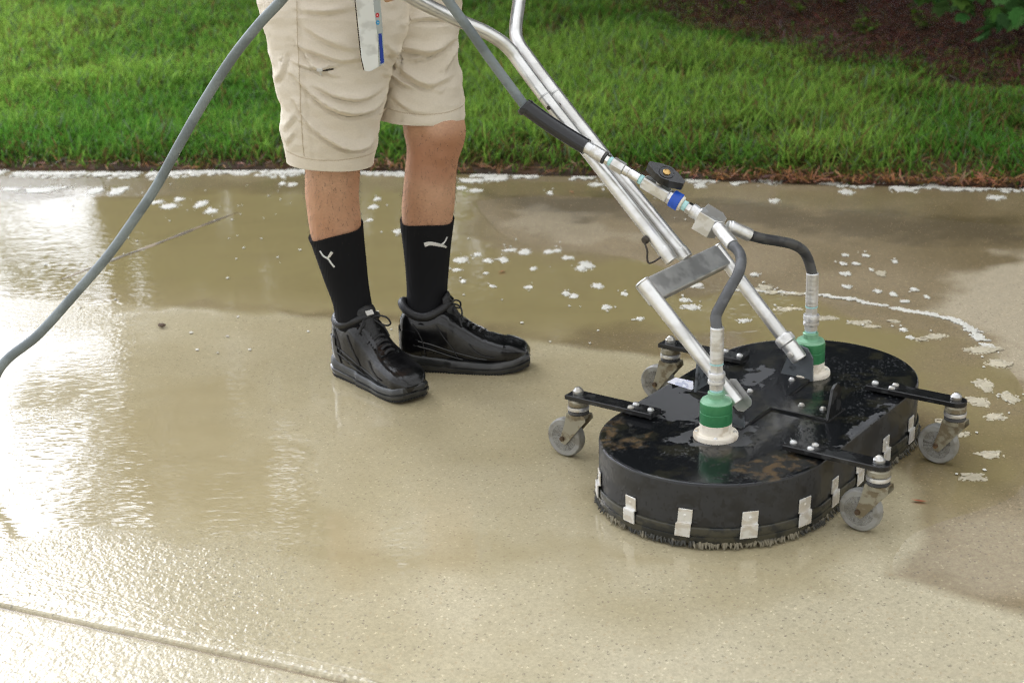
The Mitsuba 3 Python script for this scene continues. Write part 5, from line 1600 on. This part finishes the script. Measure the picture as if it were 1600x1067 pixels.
xy = np.c_[rng.uniform(.5, 7, 90000), rng.uniform(5.8, 13.5, 90000)]
xy = xy[shapely.contains_xy(BED.buffer(.12), xy[:, 0], xy[:, 1])]
n = len(xy)
c1 = np.array([.085, .028, .010]) * rng.uniform(.35, 1.3, (n, 1)) + rng.normal(0, .01, (n, 3))
S1 = needles(xy, ground_z(xy[:, 0], xy[:, 1]), rng.uniform(.06, .16, n), rng.uniform(.0025, .0045, n), np.clip(c1, .01, 1))
x = rng.uniform(-2.6, 2.5, 5500)
clump = meshkit.fbm(np.c_[x * 2.3, x * 0, x * 0 + 5], 3, 3)
k = rng.random(5500) < np.where(x < .9, .10 + 1.5 * np.clip(clump - .45, 0, 1) * 2, .35 + 1.2 * np.clip(clump - .4, 0, 1) * 2)
x = x[k]
n = len(x)
t = rng.exponential(.045, n) - .018
c2 = np.array([.27, .115, .045]) * rng.uniform(.2, 1.3, (n, 1)) + rng.normal(0, .015, (n, 3))
S2 = needles(np.c_[x, edge_y(x) + t], np.maximum(ground_z(x, edge_y(x) + t), .004), rng.uniform(.025, .085, n), rng.uniform(.0022, .0042, n), np.clip(c2, .01, 1), .28)
V, F, C_ = merged([S1, S2])
add('pine_straw', trimesh.Trimesh(V, F, process=False), 'm_straw', False, color=C_, label='rusty brown pine straw covering the bed and the lawn edge', kind='stuff')


# leaves
def lobed_leaf(ln, w, lobes=5):
    a = [(0, 0)]
    if lobes == 5:
        half = [(.04, .10), (.16, .08), (.36, .20), (.30, .30), (.52, .44), (.36, .48), (.42, .70), (.22, .68), (.12, .86), (0, 1.0)]
    else:
        half = [(.12, .15), (.22, .4), (.18, .7), (.06, .92), (0, 1.0)]
    right = [(x * w, y * ln) for x, y in half]
    pl = np.array([(0, 0)] + right + [(-x, y) for x, y in right[-2::-1]])
    v, f = trimesh.creation.triangulate_polygon(Polygon(pl), engine='earcut')
    z = -.25 * np.abs(v[:, 0]) - .10 * v[:, 1] ** 2 / ln
    return np.c_[v, z], f


def leaf_cloud(base, pos, rot_az, droop, roll, scale, cols):
    """copies of one leaf as a single mesh"""
    v, f = base
    ca, sa = np.cos(rot_az), np.sin(rot_az)
    cd, sd = np.cos(droop), np.sin(droop)
    cr, sr = np.cos(roll), np.sin(roll)
    n = len(pos)
    P = v[None] * scale[:, None, None]
    x, y, z = P[..., 0], P[..., 1], P[..., 2]
    x, z = x * cr[:, None] + z * sr[:, None], -x * sr[:, None] + z * cr[:, None]
    y, z = y * cd[:, None] + z * sd[:, None], -y * sd[:, None] + z * cd[:, None]
    X2 = x * ca[:, None] - y * sa[:, None]
    Y2 = x * sa[:, None] + y * ca[:, None]
    V = np.stack([X2, Y2, z], -1) + pos[:, None]
    F = f[None] + (np.arange(n) * len(v))[:, None, None]
    return V.reshape(-1, 3), F.reshape(-1, 3), np.repeat(cols, len(v), 0)


OVAL, LOBED = lobed_leaf(1, .9, 3), lobed_leaf(1, 1.0, 5)


def weed(x, y, h, n, seed, label):
    r = np.random.default_rng(seed)
    key = free('weed')
    tag(key, label, 'weed', 'weeds in the pine straw bed')
    z = float(ground_z(np.array(x), np.array(y)))
    stems, pos, az, ln = [], [], [], []
    for k in range(r.integers(4, 7)):
        a, l = r.uniform(0, 6.28), r.uniform(.3, 1.0) * h
        p = np.array([[x, y, z], [x + math.cos(a) * l * .3, y + math.sin(a) * l * .3, z + l * .6], [x + math.cos(a) * l * .75, y + math.sin(a) * l * .75, z + l]])
        p = spline(p, 6)
        stems.append(tube(p, np.linspace(.0028, .0012, len(p)), 5))
        for j in range(n):
            i = r.integers(3, len(p))
            pos.append(p[i]); az.append(r.uniform(0, 6.28)); ln.append(r.uniform(.025, .05))
    pos, az, ln = np.array(pos), np.array(az), np.array(ln)
    col = np.array([.10, .17, .03]) * r.uniform(.5, 1.4, (len(pos), 1)) + r.normal(0, .008, (len(pos), 3))
    v, f, c = leaf_cloud(OVAL, pos, az, r.uniform(-.3, .6, len(pos)), r.normal(0, .4, len(pos)), ln, np.clip(col, .01, 1))
    add(key + '__stem', cat(*stems), 'm_bark', 60)
    add(key + '__leaves', trimesh.Trimesh(v, f, process=False), 'm_leaf', False, color=c)


ORD = ['leftmost of the seven', 'second from the left of the seven', 'third from the left of the seven', 'middle one of the seven', 'fifth from the left of the seven', 'sixth from the left of the seven', 'rightmost of the seven']
for i, (q, h, n) in enumerate([((1.249, 9.215), .17, 11), ((1.484, 9.602), .17, 11), ((1.564, 8.931), .15, 10), ((1.852, 9.193), .14, 9), ((1.779, 8.205), .18, 12), ((2.133, 8.412), .17, 11), ((2.278, 7.629), .13, 8)]):
    weed(q[0], q[1], h, n, 40 + i, 'small leafy green weed in the pine straw bed, ' + ORD[i])


# trees: trunk, limbs and a crown of small leaf faces in clumps
def tree(x, y, height, spread, low, seed, label, category='tree', leaves=9000, lsize=.11, tone=(.045, .085, .022), name='tree', conical=False, trunk_r=.16, cards=OVAL):
    r = np.random.default_rng(seed)
    key = free(name)
    tag(key, label, category)
    z = float(ground_z(np.array(x), np.array(y))) - .1
    n = 9
    p = np.c_[x + np.cumsum(r.normal(0, .04, n)), y + np.cumsum(r.normal(0, .04, n)), np.linspace(z, height * .93, n)]
    p[0, :2] = (x, y)
    rad = np.interp(np.linspace(0, 1, n), [0, .04, 1], [trunk_r * 1.35, trunk_r, .02])
    wood = [tube(spline(p, 4), np.interp(np.linspace(0, 1, (n - 1) * 4 + 1), np.linspace(0, 1, n), rad), 10)]
    cl, cs = [], []
    nl = 46
    for k in range(nl):
        t = (k + r.random()) / nl
        zz = low + (height - low) * t
        a = k * 2.4 + r.normal(0, .3)
        R_ = spread * ((1 - t) ** .8 if conical else math.sqrt(max(.05, 1 - (2 * t - .85) ** 2))) * r.uniform(.75, 1.1)
        b0 = np.array([np.interp(zz, p[:, 2], p[:, 0]), np.interp(zz, p[:, 2], p[:, 1]), zz])
        b1 = b0 + np.array([math.cos(a) * R_ * .55, math.sin(a) * R_ * .55, R_ * .12])
        b2 = b0 + np.array([math.cos(a) * R_, math.sin(a) * R_, (-.10 if conical else .05) * R_])
        q = spline(np.array([b0, b1, b2]), 5)
        wood.append(tube(q, np.linspace(.035, .008, len(q)), 6))
        for u in (.45, .7, .95):
            cl.append(b0 + (b2 - b0) * u + r.normal(0, .12, 3)); cs.append(r.uniform(.22, .42) * (spread / 2.4))
    cl, cs = np.array(cl), np.array(cs)
    i = r.integers(0, len(cl), leaves)
    d = r.normal(0, 1, (leaves, 3))
    d /= np.linalg.norm(d, axis=1, keepdims=True)
    pos = cl[i] + d * (cs[i] * r.random(leaves) ** .4)[:, None] * [1.25, 1.25, .75]
    pos[:, 2] = np.maximum(pos[:, 2], low - .1)
    col = np.array(tone) * r.uniform(.55, 1.5, (leaves, 1)) * (1 + .3 * (r.random((len(cl), 1))[i] - .5)) + r.normal(0, .006, (leaves, 3))
    v, f, c = leaf_cloud(cards, pos, r.uniform(0, 6.28, leaves), r.normal(.4, .5, leaves), r.normal(0, .5, leaves), r.uniform(.6, 1.3, leaves) * lsize, np.clip(col, .005, 1))
    add(key + '__trunk', cat(*wood), 'm_bark', 40)
    add(key + '__crown', trimesh.Trimesh(v, f, process=False), 'm_leaf', False, color=c)
    return key


bedtree = tree((1.812, 9.689)[0], (1.812, 9.689)[1], 8.5, 3.4, 1.45, 3, 'tree with a dark trunk standing in the shaded pine straw bed', leaves=34000, lsize=.18, tone=(.035, .065, .018), trunk_r=.085)
tree(4.4, 8.2, 8.0, 3.3, .9, 4, 'broad tree to the right shading the pine straw bed', leaves=30000, lsize=.17, tone=(.035, .065, .018))
tree(3.4, 11.6, 9.5, 3.4, .5, 5, 'dense tree behind the pine straw bed', leaves=30000, lsize=.18, tone=(.03, .06, .018))
tree(.9, 14.5, 12.5, 1.7, 1.0, 6, 'tall tree behind the lawn left of the bed', leaves=18000, lsize=.2, tone=(.045, .08, .02))
tree(-1.15, 15.5, 6.3, 1.2, .8, 7, 'low round tree at the back of the lawn', leaves=8000, lsize=.18, tone=(.06, .10, .024))
tree(-2.25, 14.8, 13.5, 1.15, .8, 8, 'slim tall tree at the back of the lawn beside the low round tree', leaves=18000, lsize=.21, tone=(.06, .11, .026))
tree(-3.75, 15.0, 13.5, 1.25, .8, 12, 'slim tall tree at the back of the lawn, second from the low round tree', leaves=18000, lsize=.21, tone=(.055, .10, .025))
tree(-3.1, 16.6, 14.5, 1.2, .8, 13, 'slim tall tree standing behind and between two slim tall trees', leaves=16000, lsize=.21, tone=(.05, .09, .024))
tree(-1.75, 17.2, 7.2, 1.3, .6, 15, 'low bushy tree behind the low round tree, on its left', leaves=9000, lsize=.2, tone=(.05, .095, .025))
tree(-.35, 16.8, 7.0, 1.3, .6, 16, 'low bushy tree behind the low round tree, on its right', leaves=9000, lsize=.2, tone=(.05, .095, .025))
tree(-7.4, 17.5, 5.6, 2.2, .6, 9, 'wide low tree far back on the left', leaves=10000, lsize=.2, tone=(.055, .10, .025))
tree(7.4, 6.6, 8.0, 3.0, 1.2, 10, 'tree beside the driveway on the right', leaves=12000, lsize=.18, tone=(.04, .07, .02))

# the leafy branch that hangs into the upper right corner
key = free('maple_branch')
SHB = 'shrub'
tag(SHB, 'leafy green shrub with lobed leaves over the dark bed at the upper right', 'shrub')
r = np.random.default_rng(21)
wood, pos, az, sc = [], [], [], []
root = np.array([2.75, 8.35, 0.0])
for tipx in ((2.238, 7.7, 0.237), (2.338, 7.6, 0.277), (2.125, 7.8, 0.337), (2.299, 7.7, 0.403), (2.001, 7.9, 0.334), (2.481, 7.6, 0.296), (2.503, 7.9, 0.461)):
    e = np.array(tipx)
    q = spline(np.array([root, root * .6 + e * .4 + [0, 0, .25], e]), 8)
    wood.append(tube(q, np.linspace(.012, .003, len(q)), 6))
    for j in range(16):
        u = q[r.integers(10, len(q))] if j > 5 else e
        pos.append(u + r.normal(0, .03, 3)); az.append(r.uniform(0, 6.28)); sc.append(r.uniform(.07, .12))
pos = np.array(pos)
col = np.array([.075, .17, .045]) * r.uniform(.6, 1.3, (len(pos), 1)) + r.normal(0, .008, (len(pos), 3))
v, f, c = leaf_cloud(LOBED, pos, np.array(az), r.uniform(.2, 1.1, len(pos)), r.normal(0, .3, len(pos)), np.array(sc), np.clip(col, .01, 1))
add(SHB + '__stem', cat(*wood), 'm_bark', 50)
add(SHB + '__leaves', trimesh.Trimesh(v, f, process=False), 'm_leaf', False, color=c)


# single small things lying about
def leaf_thing(name, xy, z, ln, az, tone, label, category='leaf', shape=OVAL, roll=.2):
    v, f, c = leaf_cloud(shape, np.array([[xy[0], xy[1], z]]), np.array([az]), np.array([-.15]), np.array([roll]), np.array([ln]), np.array([tone]))
    add(name, trimesh.Trimesh(v, f, process=False), 'm_leaf', False, color=c, label=label, cat=category)


gz_ = lambda q: float(ground_z(np.array(q[0]), np.array(q[1])))
leaf_thing('fallen_leaf', (-1.985, 7.435), gz_((-1.985, 7.435)) + .075, .07, 1.9, (.55, .48, .26), 'pale yellow fallen leaf on the lawn at the far left')
leaf_thing('fallen_leaf_001', (0.194, 6.422), gz_((0.194, 6.422)) + .06, .045, .3, (.45, .17, .03), 'orange fallen leaf in the grass behind the handle')
leaf_thing('fallen_leaf_002', (-2.293, 9.154), gz_((-2.293, 9.154)) + .06, .05, .9, (.35, .15, .04), 'brown fallen leaf high on the lawn at the left')
leaf_thing('fallen_leaf_003', (-0.015, 4.698), .006, .03, 2.4, (.40, .16, .09), 'reddish leaf scrap floating among the foam beside the foot')
leaf_thing('fallen_leaf_004', (0.821, 3.029), .006, .03, 1.3, (.42, .13, .07), 'reddish leaf scrap in the water right of the machine')
leaf_thing('fallen_leaf_005', (0.227, 5.589), .006, .03, .3, (.45, .24, .14), 'pinkish leaf scrap on the wet concrete below the lawn edge')
dbr = trimesh.creation.icosphere(2, .010)
dbr.vertices = dbr.vertices * [1.1, .7, .5] * (1 + .8 * (meshkit.fbm(np.array(dbr.vertices) * 160, 2)[:, None] - .5)) + [*(-0.946, 4.27), .009]
add('wood_chip', dbr, 'm_bark', False, label='small dark bit of bark lying alone on the wet concrete', cat='bark')
